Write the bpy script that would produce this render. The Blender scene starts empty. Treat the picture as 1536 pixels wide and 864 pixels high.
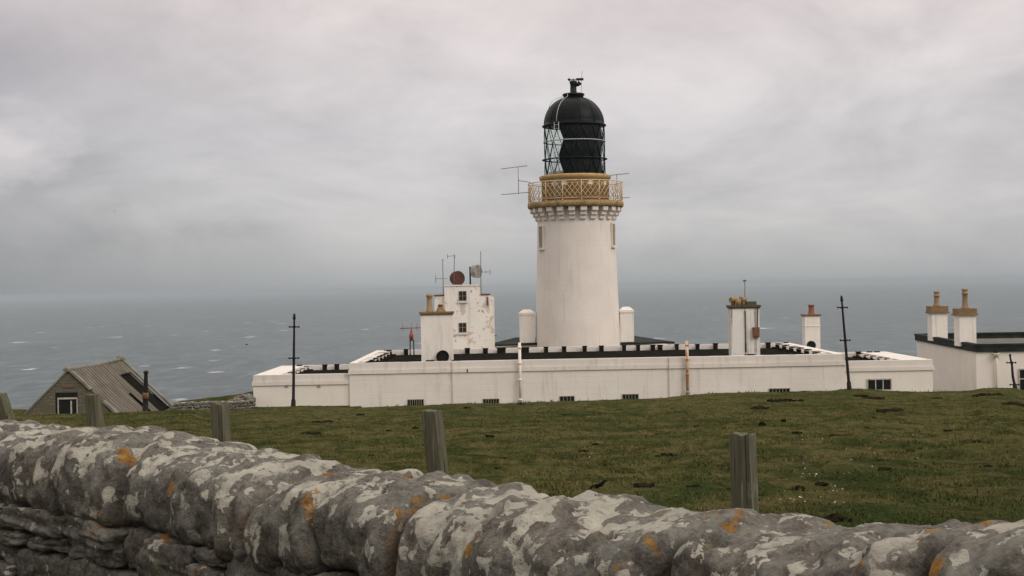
import bpy, bmesh, math, random
import numpy as np
from mathutils import Vector, Matrix, noise as mn

random.seed(7); np.random.seed(7)
R = math.radians
sc = bpy.context.scene
COL = sc.collection

# ------------------------------------------------------------------ camera
F, ROLL, PITCH = 2133.0, 0.019, 2.0/2133.0        # focal length in photo pixels; eye is the world origin
CR = Vector((math.cos(ROLL), 0, -math.sin(ROLL))); CU = Vector((math.sin(ROLL), 0, math.cos(ROLL)))
RX = Matrix.Rotation(-PITCH, 3, 'X')
CR, CU, CF = RX @ CR, RX @ CU, RX @ Vector((0, 1, 0))
cam = bpy.data.cameras.new('camera'); camo = bpy.data.objects.new('camera', cam); COL.objects.link(camo)
cam.sensor_width = 36; cam.lens = 36*F/1536; cam.clip_start = .05; cam.clip_end = 200000
camo.matrix_world = Matrix(((CR.x, CU.x, -CF.x, 0), (CR.y, CU.y, -CF.y, 0), (CR.z, CU.z, -CF.z, 0), (0, 0, 0, 1)))
sc.camera = camo

def at(px, py, Y):
    """the point in metres that was measured at photo pixel px, py and stands Y metres away"""
    d = CF + CR*((px-768)/F) + CU*((432-py)/F)
    return d*(Y/d.y)

# ------------------------------------------------------------------ mesh helpers
class MB:
    def __init__(s): s.v = []; s.f = []; s.sm = []
    def add(s, vs, fs, smooth=False):
        o = len(s.v); s.v += [tuple(v) for v in vs]
        s.f += [tuple(i+o for i in f) for f in fs]; s.sm += [smooth]*len(fs)
        return s
    def box(s, x0, x1, y0, y1, z0, z1, M=None):
        vs = [Vector((x, y, z)) for z in (z0, z1) for y in (y0, y1) for x in (x0, x1)]
        if M is not None: vs = [M @ v for v in vs]
        return s.add(vs, [(0,2,3,1), (4,5,7,6), (0,1,5,4), (2,6,7,3), (0,4,6,2), (1,3,7,5)])
    def cbox(s, c, sx, sy, sz, M=None):
        T = Matrix.Translation(c)
        if M is not None: T = T @ M.to_4x4()
        return s.box(-sx/2, sx/2, -sy/2, sy/2, -sz/2, sz/2, T)
    def taper(s, x0, x1, y0, y1, z0, z1, k):
        cx, cy = (x0+x1)/2, (y0+y1)/2
        vs = [(x, y, z0) for y in (y0, y1) for x in (x0, x1)] + [(cx+(x-cx)*k, cy+(y-cy)*k, z1) for y in (y0, y1) for x in (x0, x1)]
        return s.add(vs, [(0,2,3,1), (4,5,7,6), (0,1,5,4), (2,6,7,3), (0,4,6,2), (1,3,7,5)])
    def tube(s, pts, r, n=8, smooth=True):
        pts = [Vector(p) for p in pts]; rs = r if isinstance(r, (list, tuple)) else [r]*len(pts)
        rings = []; prev = None
        for i, p in enumerate(pts):
            t = (pts[min(i+1, len(pts)-1)]-pts[max(i-1, 0)]).normalized()
            a = Vector((0, 0, 1)) if abs(t.z) < .9 else Vector((1, 0, 0))
            if prev is not None: a = prev
            u = (a - t*a.dot(t)).normalized(); w = t.cross(u); prev = u
            rings.append([p+(u*math.cos(2*math.pi*k/n)+w*math.sin(2*math.pi*k/n))*rs[i] for k in range(n)])
        vs = [v for q in rings for v in q]; fs = []
        for i in range(len(pts)-1):
            for k in range(n):
                fs.append((i*n+k, i*n+(k+1) % n, (i+1)*n+(k+1) % n, (i+1)*n+k))
        s.add(vs, fs, smooth)
        o = len(s.v)-len(vs)
        s.f += [tuple(o+k for k in range(n-1, -1, -1)), tuple(o+(len(pts)-1)*n+k for k in range(n))]; s.sm += [False, False]
        return s
    def lathe(s, prof, n=64, c=(0, 0), smooth=True, cap=True):
        vs = [(c[0]+r*math.cos(2*math.pi*k/n), c[1]+r*math.sin(2*math.pi*k/n), z) for r, z in prof for k in range(n)]
        fs = [(i*n+k, i*n+(k+1) % n, (i+1)*n+(k+1) % n, (i+1)*n+k) for i in range(len(prof)-1) for k in range(n)]
        o = len(s.v); s.add(vs, fs, smooth)
        if cap:
            s.f += [tuple(o+k for k in range(n-1, -1, -1)), tuple(o+(len(prof)-1)*n+k for k in range(n))]; s.sm += [False, False]
        return s
    def lump(s, c, sx, sy, sz, seed, n=10, amp=.18, M=None, p=3.0, fine=0.0, ns=1.6):
        """a weathered stone or clod: a rounded block with uneven faces"""
        vs = []; fs = []; idx = {}
        off = Vector((seed*7.31, seed*3.77, seed*1.93))
        def vert(q):
            key = (round(q[0], 5), round(q[1], 5), round(q[2], 5))
            if key in idx: return idx[key]
            d = Vector(q); l = (abs(d.x)**p+abs(d.y)**p+abs(d.z)**p)**(1/p); d /= l
            w = Vector((d.x*sx/2, d.y*sy/2, d.z*sz/2)); sc_ = (sx+sy+sz)/3
            k = mn.noise(d*ns+off)*amp*sc_*.5 + mn.noise(d*ns*2.7+off)*amp*.4*sc_*.5
            if fine: k += mn.noise(d*ns*7+off)*fine*sc_
            w += d.normalized()*k
            if M is not None: w = M @ w
            idx[key] = len(vs); vs.append(w+Vector(c)); return idx[key]
        for ax in range(3):
            for sg in (-1, 1):
                for i in range(n):
                    for j in range(n):
                        q = []
                        for (a, b) in ((i, j), (i+1, j), (i+1, j+1), (i, j+1)):
                            e = [0, 0, 0]; e[ax] = sg; e[(ax+1) % 3] = (2*a/n-1)*sg; e[(ax+2) % 3] = 2*b/n-1
                            q.append(vert(e))
                        fs.append(tuple(q))
        return s.add(vs, fs, True)
    def build(s, name, m, parent=None, loc=None):
        me = bpy.data.meshes.new(name); vs = s.v
        base = Vector((0, 0, 0))
        if loc is not None: base = Vector(loc)
        if parent is not None: base = base + WORLD[parent.name]
        me.from_pydata([tuple(Vector(v)-base) for v in vs], [], s.f)
        me.polygons.foreach_set('use_smooth', s.sm); me.materials.append(m); me.update()
        o = bpy.data.objects.new(name, me); COL.objects.link(o)
        if parent is not None: o.parent = parent; WORLD[o.name] = base; o.location = loc or (0, 0, 0)
        else: o.location = base; WORLD[o.name] = base
        return o
WORLD = {}

def thing(name, label, cat, loc=(0, 0, 0), group=None):
    o = bpy.data.objects.new(name, None); COL.objects.link(o); o.location = loc; WORLD[o.name] = Vector(loc)
    o.empty_display_size = .2
    return tag(o, label, cat, group)
def tag(o, label, cat, group=None):
    o['label'] = label; o['category'] = cat
    if group: o['group'] = group
    return o
def kind(o, k): o['kind'] = k; return o

# ------------------------------------------------------------------ material helpers
class NT:
    def __init__(s, name):
        s.m = bpy.data.materials.new(name); s.m.use_nodes = True; s.t = s.m.node_tree; s.n = s.t.nodes
        s.b = s.n['Principled BSDF']; s.co = s.n.new('ShaderNodeTexCoord')
    def new(s, t, **k):
        x = s.n.new(t)
        for a, b in k.items(): setattr(x, a, b)
        return x
    def l(s, a, b): s.t.links.new(a, b)
    def mapv(s, scale=(1, 1, 1), src=None, loc=(0, 0, 0)):
        x = s.new('ShaderNodeMapping'); x.inputs['Scale'].default_value = scale; x.inputs['Location'].default_value = loc
        s.l(src if src is not None else s.co.outputs['Object'], x.inputs['Vector']); return x.outputs[0]
    def noise(s, scale, detail=4, rough=.55, dist=0, vec=None):
        x = s.new('ShaderNodeTexNoise'); x.inputs['Scale'].default_value = scale; x.inputs['Detail'].default_value = detail
        x.inputs['Roughness'].default_value = rough; x.inputs['Distortion'].default_value = dist
        s.l(vec if vec is not None else s.co.outputs['Object'], x.inputs['Vector']); return x.outputs['Fac']
    def ramp(s, fac, stops, interp='LINEAR'):
        x = s.new('ShaderNodeValToRGB'); cr = x.color_ramp; cr.interpolation = interp
        while len(cr.elements) < len(stops): cr.elements.new(.5)
        for e, (p, c) in zip(cr.elements, stops):
            e.position = p; e.color = (c, c, c, 1) if isinstance(c, (int, float)) else (*c, 1)
        s.l(fac, x.inputs[0]); return x.outputs[0]
    def mix(s, fac, a, b, mode='MIX'):
        x = s.new('ShaderNodeMix', data_type='RGBA', blend_type=mode)
        for v, i in ((fac, 0), (a, 6), (b, 7)):
            if isinstance(v, (int, float)): x.inputs[i].default_value = v if i == 0 else (v, v, v, 1)
            elif isinstance(v, (tuple, list)): x.inputs[i].default_value = (*v, 1)
            else: s.l(v, x.inputs[i])
        return x.outputs[2]
    def math(s, op, a, b=0.0, c=0.0, clamp=False):
        x = s.new('ShaderNodeMath', operation=op); x.use_clamp = clamp
        for i, v in enumerate((a, b, c)):
            if isinstance(v, (int, float)): x.inputs[i].default_value = v
            else: s.l(v, x.inputs[i])
        return x.outputs[0]
    def bump(s, h, strength=.5, dist=.02, prev=None):
        x = s.new('ShaderNodeBump'); x.inputs['Strength'].default_value = strength; x.inputs['Distance'].default_value = dist
        s.l(h, x.inputs['Height'])
        if prev is not None: s.l(prev, x.inputs['Normal'])
        return x.outputs[0]
    def out(s, col=None, rough=None, normal=None, **k):
        for v, n in ((col, 'Base Color'), (rough, 'Roughness'), (normal, 'Normal')):
            if v is None: continue
            if isinstance(v, (int, float)): s.b.inputs[n].default_value = v
            elif isinstance(v, (tuple, list)): s.b.inputs[n].default_value = (*v, 1)
            else: s.l(v, s.b.inputs[n])
        for a, v in k.items(): s.b.inputs[a.replace('_', ' ')].default_value = v
        return s.m

def whitewash(name, base=(.78, .70, .60), stain=.35, peel=0.0, brick=None, rust=False, seed=0., soot=False):
    t = NT(name)
    pos = t.new('ShaderNodeNewGeometry').outputs['Position']
    pos = t.mapv(src=pos, loc=(seed, seed*2.1, seed*.7))
    big = t.noise(.55, 5, .6, vec=pos)
    col = t.mix(t.ramp(big, [(.32, 0.), (.72, 1.)]), tuple(c*.93 for c in base), tuple(min(c*1.05, .86) for c in base))
    # thin dirt runs
    run = t.noise(1., 4, .6, .2, vec=t.mapv((3.2, 3.2, .28), src=pos))
    col = t.mix(t.math('MULTIPLY', t.ramp(run, [(.55, 0.), (.80, 1.)]), stain), col, (.38, .335, .26))
    if soot:
        sn = t.noise(1., 3, .55, .1, vec=t.mapv((6.5, 6.5, .10), src=pos)); br_ = t.noise(2.2, 5, .7, vec=pos)
        col = t.mix(t.math('MULTIPLY', t.ramp(sn, [(.53, 0.), (.63, .85)]), t.ramp(br_, [(.35, .2), (.6, 1.)])), col, (.12, .105, .08))
    spot = t.noise(5., 5, .65, vec=pos)
    col = t.mix(t.math('MULTIPLY', t.ramp(spot, [(.60, 0.), (.72, 1.)]), stain*.55), col, (.52, .44, .34))
    if peel:
        pn = t.noise(1.15, 6, .68, .4, vec=pos)
        col = t.mix(t.math('MULTIPLY', t.ramp(pn, [(.555, 0.), (.60, 1.)]), peel*.75), col, (.50, .36, .27))
        pn2 = t.noise(2.4, 6, .7, .3, vec=t.mapv((1, 1, 1), src=pos, loc=(9, 4, 2)))
        col = t.mix(t.math('MULTIPLY', t.ramp(pn2, [(.61, 0.), (.66, 1.)]), peel), col, (.24, .22, .15))
    if rust:
        rn = t.noise(1., 4, .7, vec=t.mapv((5, 5, 1.1), src=pos))
        col = t.mix(t.ramp(rn, [(.38, 0.), (.62, 1.)]), col, (.33, .13, .035))
    h = t.noise(9., 6, .6, vec=pos); nrm = t.bump(h, .35, .03)
    if brick:
        br = t.new('ShaderNodeTexBrick'); br.inputs['Scale'].default_value = 1; br.inputs['Mortar Size'].default_value = .02
        br.inputs['Brick Width'].default_value = .95; br.inputs['Row Height'].default_value = .36; br.inputs['Mortar Smooth'].default_value = .6
        sp = t.new('ShaderNodeSeparateXYZ'); cb = t.new('ShaderNodeCombineXYZ')
        if brick == 'cyl':
            t.l(t.co.outputs['Object'], sp.inputs[0])
            t.l(t.math('MULTIPLY', t.math('ARCTAN2', sp.outputs[1], sp.outputs[0]), 3.0), cb.inputs[0])
        else:
            t.l(t.new('ShaderNodeNewGeometry').outputs['Position'], sp.inputs[0]); t.l(sp.outputs[0], cb.inputs[0])
        t.l(sp.outputs[2], cb.inputs[1]); t.l(cb.outputs[0], br.inputs['Vector'])
        nrm = t.bump(t.math('SUBTRACT', 1., br.outputs['Fac']), .28, .015, nrm)
        wob = t.noise(2.2, 3, .5, vec=pos)
        col = t.mix(t.math('MULTIPLY', br.outputs['Fac'], t.ramp(wob, [(.40, .05), (.68, .28)])), col, (.50, .44, .36))
    return t.out(col, .85, nrm)

def paint(name, c1, c2, rough=.5, scale=3., lo=.4, hi=.65, bump=.2, metallic=0., spec=.5, bs=14.):
    t = NT(name); n = t.noise(scale, 6, .65, .2)
    col = t.mix(t.ramp(n, [(lo, 0.), (hi, 1.)]), c1, c2)
    return t.out(col, rough, t.bump(t.noise(bs, 4, .6), bump, .02), Metallic=metallic, Specular_IOR_Level=spec)

M = {}
M['wall'] = whitewash('whitewash_wall', (.74, .68, .605), .55, brick='xz')
M['parapet'] = whitewash('whitewash_parapet', (.69, .625, .56), .6, seed=3.)
M['tower'] = whitewash('whitewash_tower', (.70, .628, .560), .42, brick='cyl', seed=5.)
M['peel'] = whitewash('flaking_whitewash', (.80, .745, .665), .5, .9, seed=8.)
M['chim'] = whitewash('chimney_whitewash', (.80, .735, .66), .55, .12, seed=11.)
M['house'] = whitewash('house_whitewash', (.78, .70, .62), .25, seed=14.)
M['wing'] = whitewash('wing_whitewash', (.77, .70, .61), .3, seed=17.)
M['streak'] = whitewash('sooty_whitewash', (.74, .69, .62), 1.0, .3, seed=20., soot=True)
M['pipewhite'] = whitewash('painted_pipe', (.80, .73, .62), .5, seed=2.)
M['piperust'] = whitewash('rusting_pipe', (.74, .62, .46), .5, rust=True, seed=2.)
M['black'] = paint('black_paint', (.008, .010, .009), (.016, .019, .017), .5, 2.5, spec=.15)
M['dome'] = paint('weathered_black_dome', (.0045, .0065, .006), (.030, .034, .030), .40, 3.2, .60, .74, .25, spec=.10)
M['panel'] = paint('black_lantern_panel', (.004, .006, .007), (.008, .011, .012), .25, 1.5, spec=.12)
M['ochre'] = paint('ochre_paint', (.46, .300, .135), (.35, .215, .090), .7, 2.2, spec=.25)
M['cream'] = paint('ochre_rail', (.64, .51, .33), (.52, .38, .21), .6, 3.)
M['ring'] = paint('grey_white_metal', (.45, .45, .42), (.34, .33, .30), .5, 4.)
M['steel'] = paint('dull_steel', (.16, .15, .145), (.10, .075, .06), .55, 6.)
M['roofdark'] = paint('bitumen_roof', (.010, .0095, .008), (.022, .020, .016), 1., 1.4, bump=.6, spec=.0)
M['fascia'] = paint('dark_fascia', (.013, .016, .014), (.028, .032, .026), .7, 1.8, spec=.12)
M['flatgrey'] = paint('grey_flat_roof', (.15, .14, .12), (.09, .085, .07), .95, 1.2, spec=.1)
M['terracotta'] = paint('buff_chimney_pot', (.32, .215, .12), (.22, .14, .07), .85, 5.)
M['redpot'] = paint('red_clay_pot', (.24, .075, .045), (.15, .06, .04), .85, 5.)
M['capstone'] = paint('ochre_cap_stone', (.24, .145, .065), (.16, .10, .05), .9, 4., bump=.5)
M['capdark'] = paint('mossy_cap', (.10, .085, .045), (.05, .045, .03), .9, 4., bump=.5)
M['rust'] = paint('rusty_iron', (.20, .085, .035), (.09, .045, .028), .85, 6.)
M['reddrum'] = paint('red_brown_drum', (.095, .036, .027), (.035, .02, .017), .6, 1.6, spec=.15)
M['greydrum'] = paint('weathered_grey_drum', (.34, .33, .28), (.16, .15, .12), .6, 2.4)
M['orange'] = paint('red_aerial', (.30, .05, .03), (.18, .04, .03), .5, 6.)
M['frame'] = paint('white_window_frame', (.46, .43, .37), (.30, .27, .22), .6, 9.)
M['shutter'] = paint('grey_brown_shutter', (.27, .235, .165), (.21, .18, .125), .8, 3.)
M['iron'] = paint('black_iron_pole', (.014, .012, .011), (.035, .02, .014), .7, 3., .5, .7, spec=.15)
M['feather'] = paint('black_feathers', (.006, .006, .007), (.009, .009, .009), .8, 30., spec=.0)
M['gull'] = paint('grey_brown_feathers', (.10, .09, .08), (.05, .045, .04), .7, 5.)
t = NT('dark_window_glass'); M['pane'] = t.out((.012, .014, .016), .12, None, Specular_IOR_Level=.6)
def clear_glass():
    t = NT('clear_lantern_glass'); g = t.n; g.remove(t.b)
    tr = g.new('ShaderNodeBsdfTransparent'); tr.inputs[0].default_value = (.86, .92, .90, 1)
    gl = g.new('ShaderNodeBsdfGlossy'); gl.inputs['Roughness'].default_value = .05; gl.inputs[0].default_value = (.9, .95, .93, 1)
    mx = g.new('ShaderNodeMixShader'); mx.inputs[0].default_value = .07; t.l(tr.outputs[0], mx.inputs[1]); t.l(gl.outputs[0], mx.inputs[2])
    t.l(mx.outputs[0], g['Material Output'].inputs[0]); return t.m
M['glass'] = clear_glass()

def lichen_stone(name, amount=0.0, dark=1.0):
    t = NT(name); geo = t.new('ShaderNodeNewGeometry'); P = geo.outputs['Position']
    nz = t.new('ShaderNodeSeparateXYZ'); t.l(geo.outputs['Normal'], nz.inputs[0])
    # stone grain runs across the wall: measure along the wall, across it and up
    def dot(v):
        x = t.new('ShaderNodeVectorMath', operation='DOT_PRODUCT'); t.l(P, x.inputs[0]); x.inputs[1].default_value = v; return x.outputs['Value']
    cb = t.new('ShaderNodeCombineXYZ'); t.l(t.math('MULTIPLY', dot((-.6955, .7185, 0)), 1.55), cb.inputs[0]); t.l(dot((-.7185, -.6955, 0)), cb.inputs[1]); t.l(nz.outputs[2], cb.inputs[2])
    sz = t.new('ShaderNodeSeparateXYZ'); t.l(P, sz.inputs[0]); t.l(sz.outputs[2], cb.inputs[2])
    oi = t.new('ShaderNodeObjectInfo'); va = t.new('ShaderNodeVectorMath', operation='MULTIPLY_ADD'); va.inputs[1].default_value = (17, 31, 9)
    t.l(oi.outputs['Random'], va.inputs[0]); t.l(cb.outputs[0], va.inputs[2]); Q = va.outputs[0]
    rnd = oi.outputs['Random']; ja = t.new('ShaderNodeAttribute'); ja.attribute_name = 'joint'; joint = ja.outputs['Fac']
    base = t.mix(t.ramp(t.noise(3.2, 6, .65, .3, Q), [(.35, 0.), (.65, 1.)]), (.140*dark, .110*dark, .084*dark), (.148*dark, .134*dark, .110*dark))
    base = t.mix(t.ramp(t.noise(7., 6, .7, .2, t.mapv(src=Q, loc=(3, 1, 6))), [(.44, 0.), (.62, .8)]), base, (.075*dark, .064*dark, .054*dark))
    base = t.mix(t.ramp(t.noise(30., 5, .72, 0, P), [(.42, 0.), (.64, .75)]), base, (.045*dark, .039*dark, .033*dark))
    base = t.mix(t.ramp(t.noise(70., 4, .7, 0, P), [(.48, 0.), (.75, .55)]), base, (.24, .225, .195))
    base = t.mix(t.ramp(t.noise(8., 6, .68, .2, t.mapv(src=Q, loc=(4, 7, 1))), [(.52, 0.), (.64, .6)]), base, (.165, .160, .135))   # grey-green crust
    base = t.mix(t.ramp(t.noise(11., 5, .65, .1, t.mapv(src=Q, loc=(1, 3, 9))), [(.62, 0.), (.70, .55)]), base, (.20, .185, .080))
    # pale crustose lichen: lobed blotches, more of it on the faces that look at the sky
    warp = t.new('ShaderNodeTexNoise'); warp.inputs['Scale'].default_value = 24; warp.inputs['Detail'].default_value = 4; t.l(P, warp.inputs['Vector'])
    vm = t.new('ShaderNodeVectorMath', operation='MULTIPLY_ADD'); t.l(warp.outputs['Color'], vm.inputs[0]); vm.inputs[1].default_value = (.075, .075, .075); t.l(Q, vm.inputs[2])
    up = t.math('MULTIPLY', nz.outputs[2], .085)
    w1 = t.ramp(t.math('ADD', t.noise(6.2, 3, .5, .15, vm.outputs[0]), t.math('ADD', up, t.math('ADD', t.math('MULTIPLY', rnd, .07), amount-.054))), [(.606, 0.), (.614, 1.)])
    w3 = t.ramp(t.math('ADD', t.noise(15., 3, .55, .1, t.mapv(src=vm.outputs[0], loc=(5, 8, 3))), t.math('ADD', t.math('MULTIPLY', nz.outputs[2], .05), amount)), [(.642, 0.), (.652, .9)])
    vo = t.new('ShaderNodeTexVoronoi'); vo.inputs['Scale'].default_value = 11; t.l(vm.outputs[0], vo.inputs['Vector'])
    sv = t.new('ShaderNodeSeparateColor'); t.l(vo.outputs['Color'], sv.inputs[0])
    rad = t.math('MULTIPLY', t.math('SUBTRACT', sv.outputs[0], .62-amount*2), 1.1)
    w2 = t.ramp(t.math('ADD', t.math('SUBTRACT', rad, vo.outputs['Distance']), .5), [(.5, 0.), (.53, 1.)])
    w = t.math('MAXIMUM', t.math('MAXIMUM', w1, w3), w2)
    w = t.math('MULTIPLY', w, t.ramp(t.noise(24., 5, .65, 0, P), [(.34, .1), (.46, 1.)]))
    # thin grey crust between the pale patches
    mid = t.ramp(t.math('ADD', t.noise(7., 7, .72, .2, t.mapv(src=Q, loc=(7, 2, 4))), up), [(.50, 0.), (.62, .62)])
    base = t.mix(t.math('MULTIPLY', mid, t.ramp(t.noise(48., 4, .7, 0, P), [(.38, .15), (.60, 1.)])), base, (.235, .225, .190))
    pale = t.mix(t.ramp(t.noise(9., 5, .65, 0, P), [(.3, 0.), (.7, 1.)]), (.26, .24, .195), (.46, .425, .35))
    col = t.mix(w, base, pale)
    o1 = t.ramp(t.noise(4.2, 4, .6, .3, t.mapv(src=vm.outputs[0], loc=(13, 2, 5))), [(.622, 0.), (.650, 1.)]) if amount < 0 else t.ramp(t.math('ADD', t.noise(6.5, 4, .6, .3, t.mapv(src=vm.outputs[0], loc=(13, 2, 5))), t.math('MULTIPLY', t.math('SUBTRACT', joint, .78), .32)), [(.600, 0.), (.630, .9)])
    ocol = t.mix(t.ramp(t.noise(34., 3, .6, 0, P), [(.35, 0.), (.65, 1.)]), (.16, .070, .016), (.34, .165, .032))
    col = t.mix(t.math('MULTIPLY', o1, t.ramp(nz.outputs[2], [(.0, .12), (.40, 1.)])), col, ocol)
    h = t.math('ADD', t.math('MULTIPLY', t.noise(16., 8, .7, 0, P), .8), t.math('MULTIPLY', t.noise(60., 5, .7, 0, P), .4))
    h = t.math('ADD', h, t.math('MULTIPLY', w, .05))
    return t.out(col, .95, t.bump(h, .9, .030), Specular_IOR_Level=.12)
M['coping'] = lichen_stone('lichen_covered_coping_stone', 0.0)
M['rubble'] = lichen_stone('rubble_wall_stone', -.05, .86)
M['core'] = paint('dark_wall_core', (.02, .018, .015), (.035, .031, .026), .95, 8., spec=.1)

def weathered_wood():
    t = NT('weathered_post_wood')
    g = t.noise(1., 5, .65, .15, t.mapv((42, 42, 1.9)))
    col = t.mix(t.ramp(g, [(.34, 0.), (.68, 1.)]), (.072, .066, .042), (.145, .130, .092))
    col = t.mix(t.ramp(t.noise(5., 5, .65, .3, t.mapv((1, 1, .45))), [(.46, 0.), (.62, .75)]), col, (.080, .082, .046))
    col = t.mix(t.ramp(t.noise(7., 5, .7, .2, t.mapv((1, 1, .5), loc=(2, 6, 1))), [(.56, 0.), (.66, .6)]), col, (.20, .195, .165))
    col = t.mix(t.ramp(t.noise(1., 3, .5, 0, t.mapv((75, 75, 2.2), loc=(3, 1, 2))), [(.63, 0.), (.70, .7)]), col, (.24, .22, .165))
    col = t.mix(t.ramp(t.noise(1., 3, .5, 0, t.mapv((62, 62, 1.3), loc=(8, 4, 2))), [(.64, 0.), (.69, .85)]), col, (.020, .018, .012))
    return t.out(col, .95, t.bump(g, .35, .008), Specular_IOR_Level=.08)
M['wood'] = weathered_wood()

def field_colour(t, P, lift):
    sp = t.new('ShaderNodeSeparateXYZ'); t.l(P, sp.inputs[0])
    n1 = t.noise(.17, 5, .62, .4, t.mapv((1, .6, 1), src=P)); n2 = t.noise(.8, 6, .68, .3, t.mapv((1, .45, 1), src=P))
    col = t.mix(t.ramp(n1, [(.40, 0.), (.60, 1.)]), (.038, .055, .0170), (.106, .099, .0370))
    col = t.mix(t.ramp(n2, [(.44, 0.), (.60, .92)]), col, (.125, .100, .0440))
    col = t.mix(t.ramp(t.noise(1.4, 6, .68, .3, t.mapv((1, .5, 1), src=P, loc=(5, 2, 1))), [(.48, 0.), (.60, .85)]), col, (.026, .038, .0105))
    # the grass nearest the wall and towards the right is shorter, wetter and greener
    near = t.ramp(t.math('ADD', t.math('MULTIPLY', sp.outputs[1], -.022), t.math('ADD', t.math('MULTIPLY', sp.outputs[0], .022), t.math('MULTIPLY', n1, .7))), [(.02, 0.), (.34, .85)])
    col = t.mix(near, col, (.0170, .0295, .0098))
    return col
def ground_mat():
    t = NT('grazed_turf'); P = t.new('ShaderNodeNewGeometry').outputs['Position']
    col = field_colour(t, P, 0); n3 = t.noise(6., 7, .72, 0, t.mapv((1, .7, 1), src=P))
    col = t.mix(t.ramp(n3, [(.47, .0), (.60, .9)]), col, t.mix(.62, col, (.014, .015, .006)))
    col = t.mix(t.ramp(t.noise(2.4, 6, .75, 0, t.mapv((1, .5, 1), src=P, loc=(9, 9, 2))), [(.54, 0.), (.64, .8)]), col, (.026, .021, .010))
    col = t.mix(t.ramp(t.noise(26., 4, .7, 0, P), [(.5, 0.), (.72, .6)]), col, (.115, .102, .042))
    h = t.math('ADD', n3, t.math('MULTIPLY', t.noise(34., 4, .7, 0, P), .6))
    return t.out(col, 1., t.bump(h, 1., .07), Specular_IOR_Level=0.)
M['turf'] = ground_mat()
def blade_mat():
    t = NT('grass_blades'); P = t.new('ShaderNodeNewGeometry').outputs['Position']
    c = field_colour(t, P, 0); c = t.mix(1., c, (1.22, 1.20, 1.15), 'MULTIPLY')
    c = t.mix(t.ramp(t.noise(40., 2, .5, 0, P), [(.35, 0.), (.7, .6)]), c, (.100, .090, .034))
    return t.out(c, 1., None, Specular_IOR_Level=0.)
M['blade'] = blade_mat()
M['peat'] = paint('dark_peat', (.010, .008, .005), (.024, .018, .011), 1., 9., bump=.8, spec=.0)
M['peatred'] = paint('reddish_peat', (.027, .0185, .011), (.014, .011, .007), 1., 9., bump=.8, spec=.0)
M['petal'] = paint('white_petals', (.70, .68, .62), (.60, .58, .50), .8, 9.)

def sea_mat():
    t = NT('sea_water'); P = t.new('ShaderNodeNewGeometry').outputs['Position']
    sw = t.noise(1., 5, .62, .3, t.mapv((.012, .020, 1), src=P)); ch = t.noise(1., 5, .65, 0, t.mapv((.07, .11, 1), src=P))
    pat = t.noise(1., 4, .6, .4, t.mapv((.0007, .0016, 1), src=P))
    col = t.mix(t.ramp(pat, [(.36, 0.), (.66, 1.)]), (.006, .024, .034), (.017, .038, .048))
    col = t.mix(t.ramp(sw, [(.40, 0.), (.66, .6)]), col, (.062, .076, .073))
    col = t.mix(t.ramp(t.noise(1., 6, .65, .5, t.mapv((.0065, .0019, 1), src=P)), [(.46, 0.), (.66, .42)]), col, (.080, .118, .124))
    col = t.mix(t.ramp(t.noise(1., 5, .6, .6, t.mapv((.0019, .00045, 1), src=P, loc=(4, 1, 0))), [(.50, 0.), (.66, .4)]), col, (.008, .020, .024))
    col = t.mix(t.ramp(t.noise(1., 3, .7, .2, t.mapv((.045, .011, 1), src=P)), [(.48, 0.), (.66, .55)]), col, (.110, .140, .140))
    # breaking crests
    wv = t.new('ShaderNodeTexNoise'); wv.inputs['Scale'].default_value = .03; wv.inputs['Detail'].default_value = 5; t.l(P, wv.inputs['Vector'])
    def crests(sx, sy, amp, thr, gain, loc):
        vm = t.new('ShaderNodeVectorMath', operation='MULTIPLY_ADD'); t.l(wv.outputs['Color'], vm.inputs[0]); vm.inputs[1].default_value = (amp, amp*2.2, 0); t.l(P, vm.inputs[2])
        vo = t.new('ShaderNodeTexVoronoi'); vo.inputs['Scale'].default_value = 1
        t.l(t.mapv((sx, sy, 0), src=vm.outputs[0], loc=loc), vo.inputs['Vector'])
        sv = t.new('ShaderNodeSeparateColor'); t.l(vo.outputs['Color'], sv.inputs[0])
        rad = t.math('MULTIPLY', t.math('SUBTRACT', sv.outputs[0], thr), gain)
        return t.ramp(t.math('ADD', t.math('SUBTRACT', rad, vo.outputs['Distance']), .5), [(.5, 0.), (.60, 1.)])
    cap = t.math('MAXIMUM', crests(.0150, .0060, 26, .50, .52, (0, 0, 0)), crests(.0058, .0024, 60, .80, .50, (3, 5, 0)))
    cap = t.math('MULTIPLY', cap, t.ramp(t.noise(1., 5, .7, 0, t.mapv((.05, .03, 1), src=P)), [(.42, .0), (.58, 1.)]))
    col = t.mix(cap, col, (.60, .61, .60))
    h = t.math('ADD', t.math('MULTIPLY', sw, 3.), ch)
    return t.out(col, .38, t.bump(h, .6, 1.2), IOR=1.33, Specular_IOR_Level=.32)
M['sea'] = sea_mat()

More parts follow.
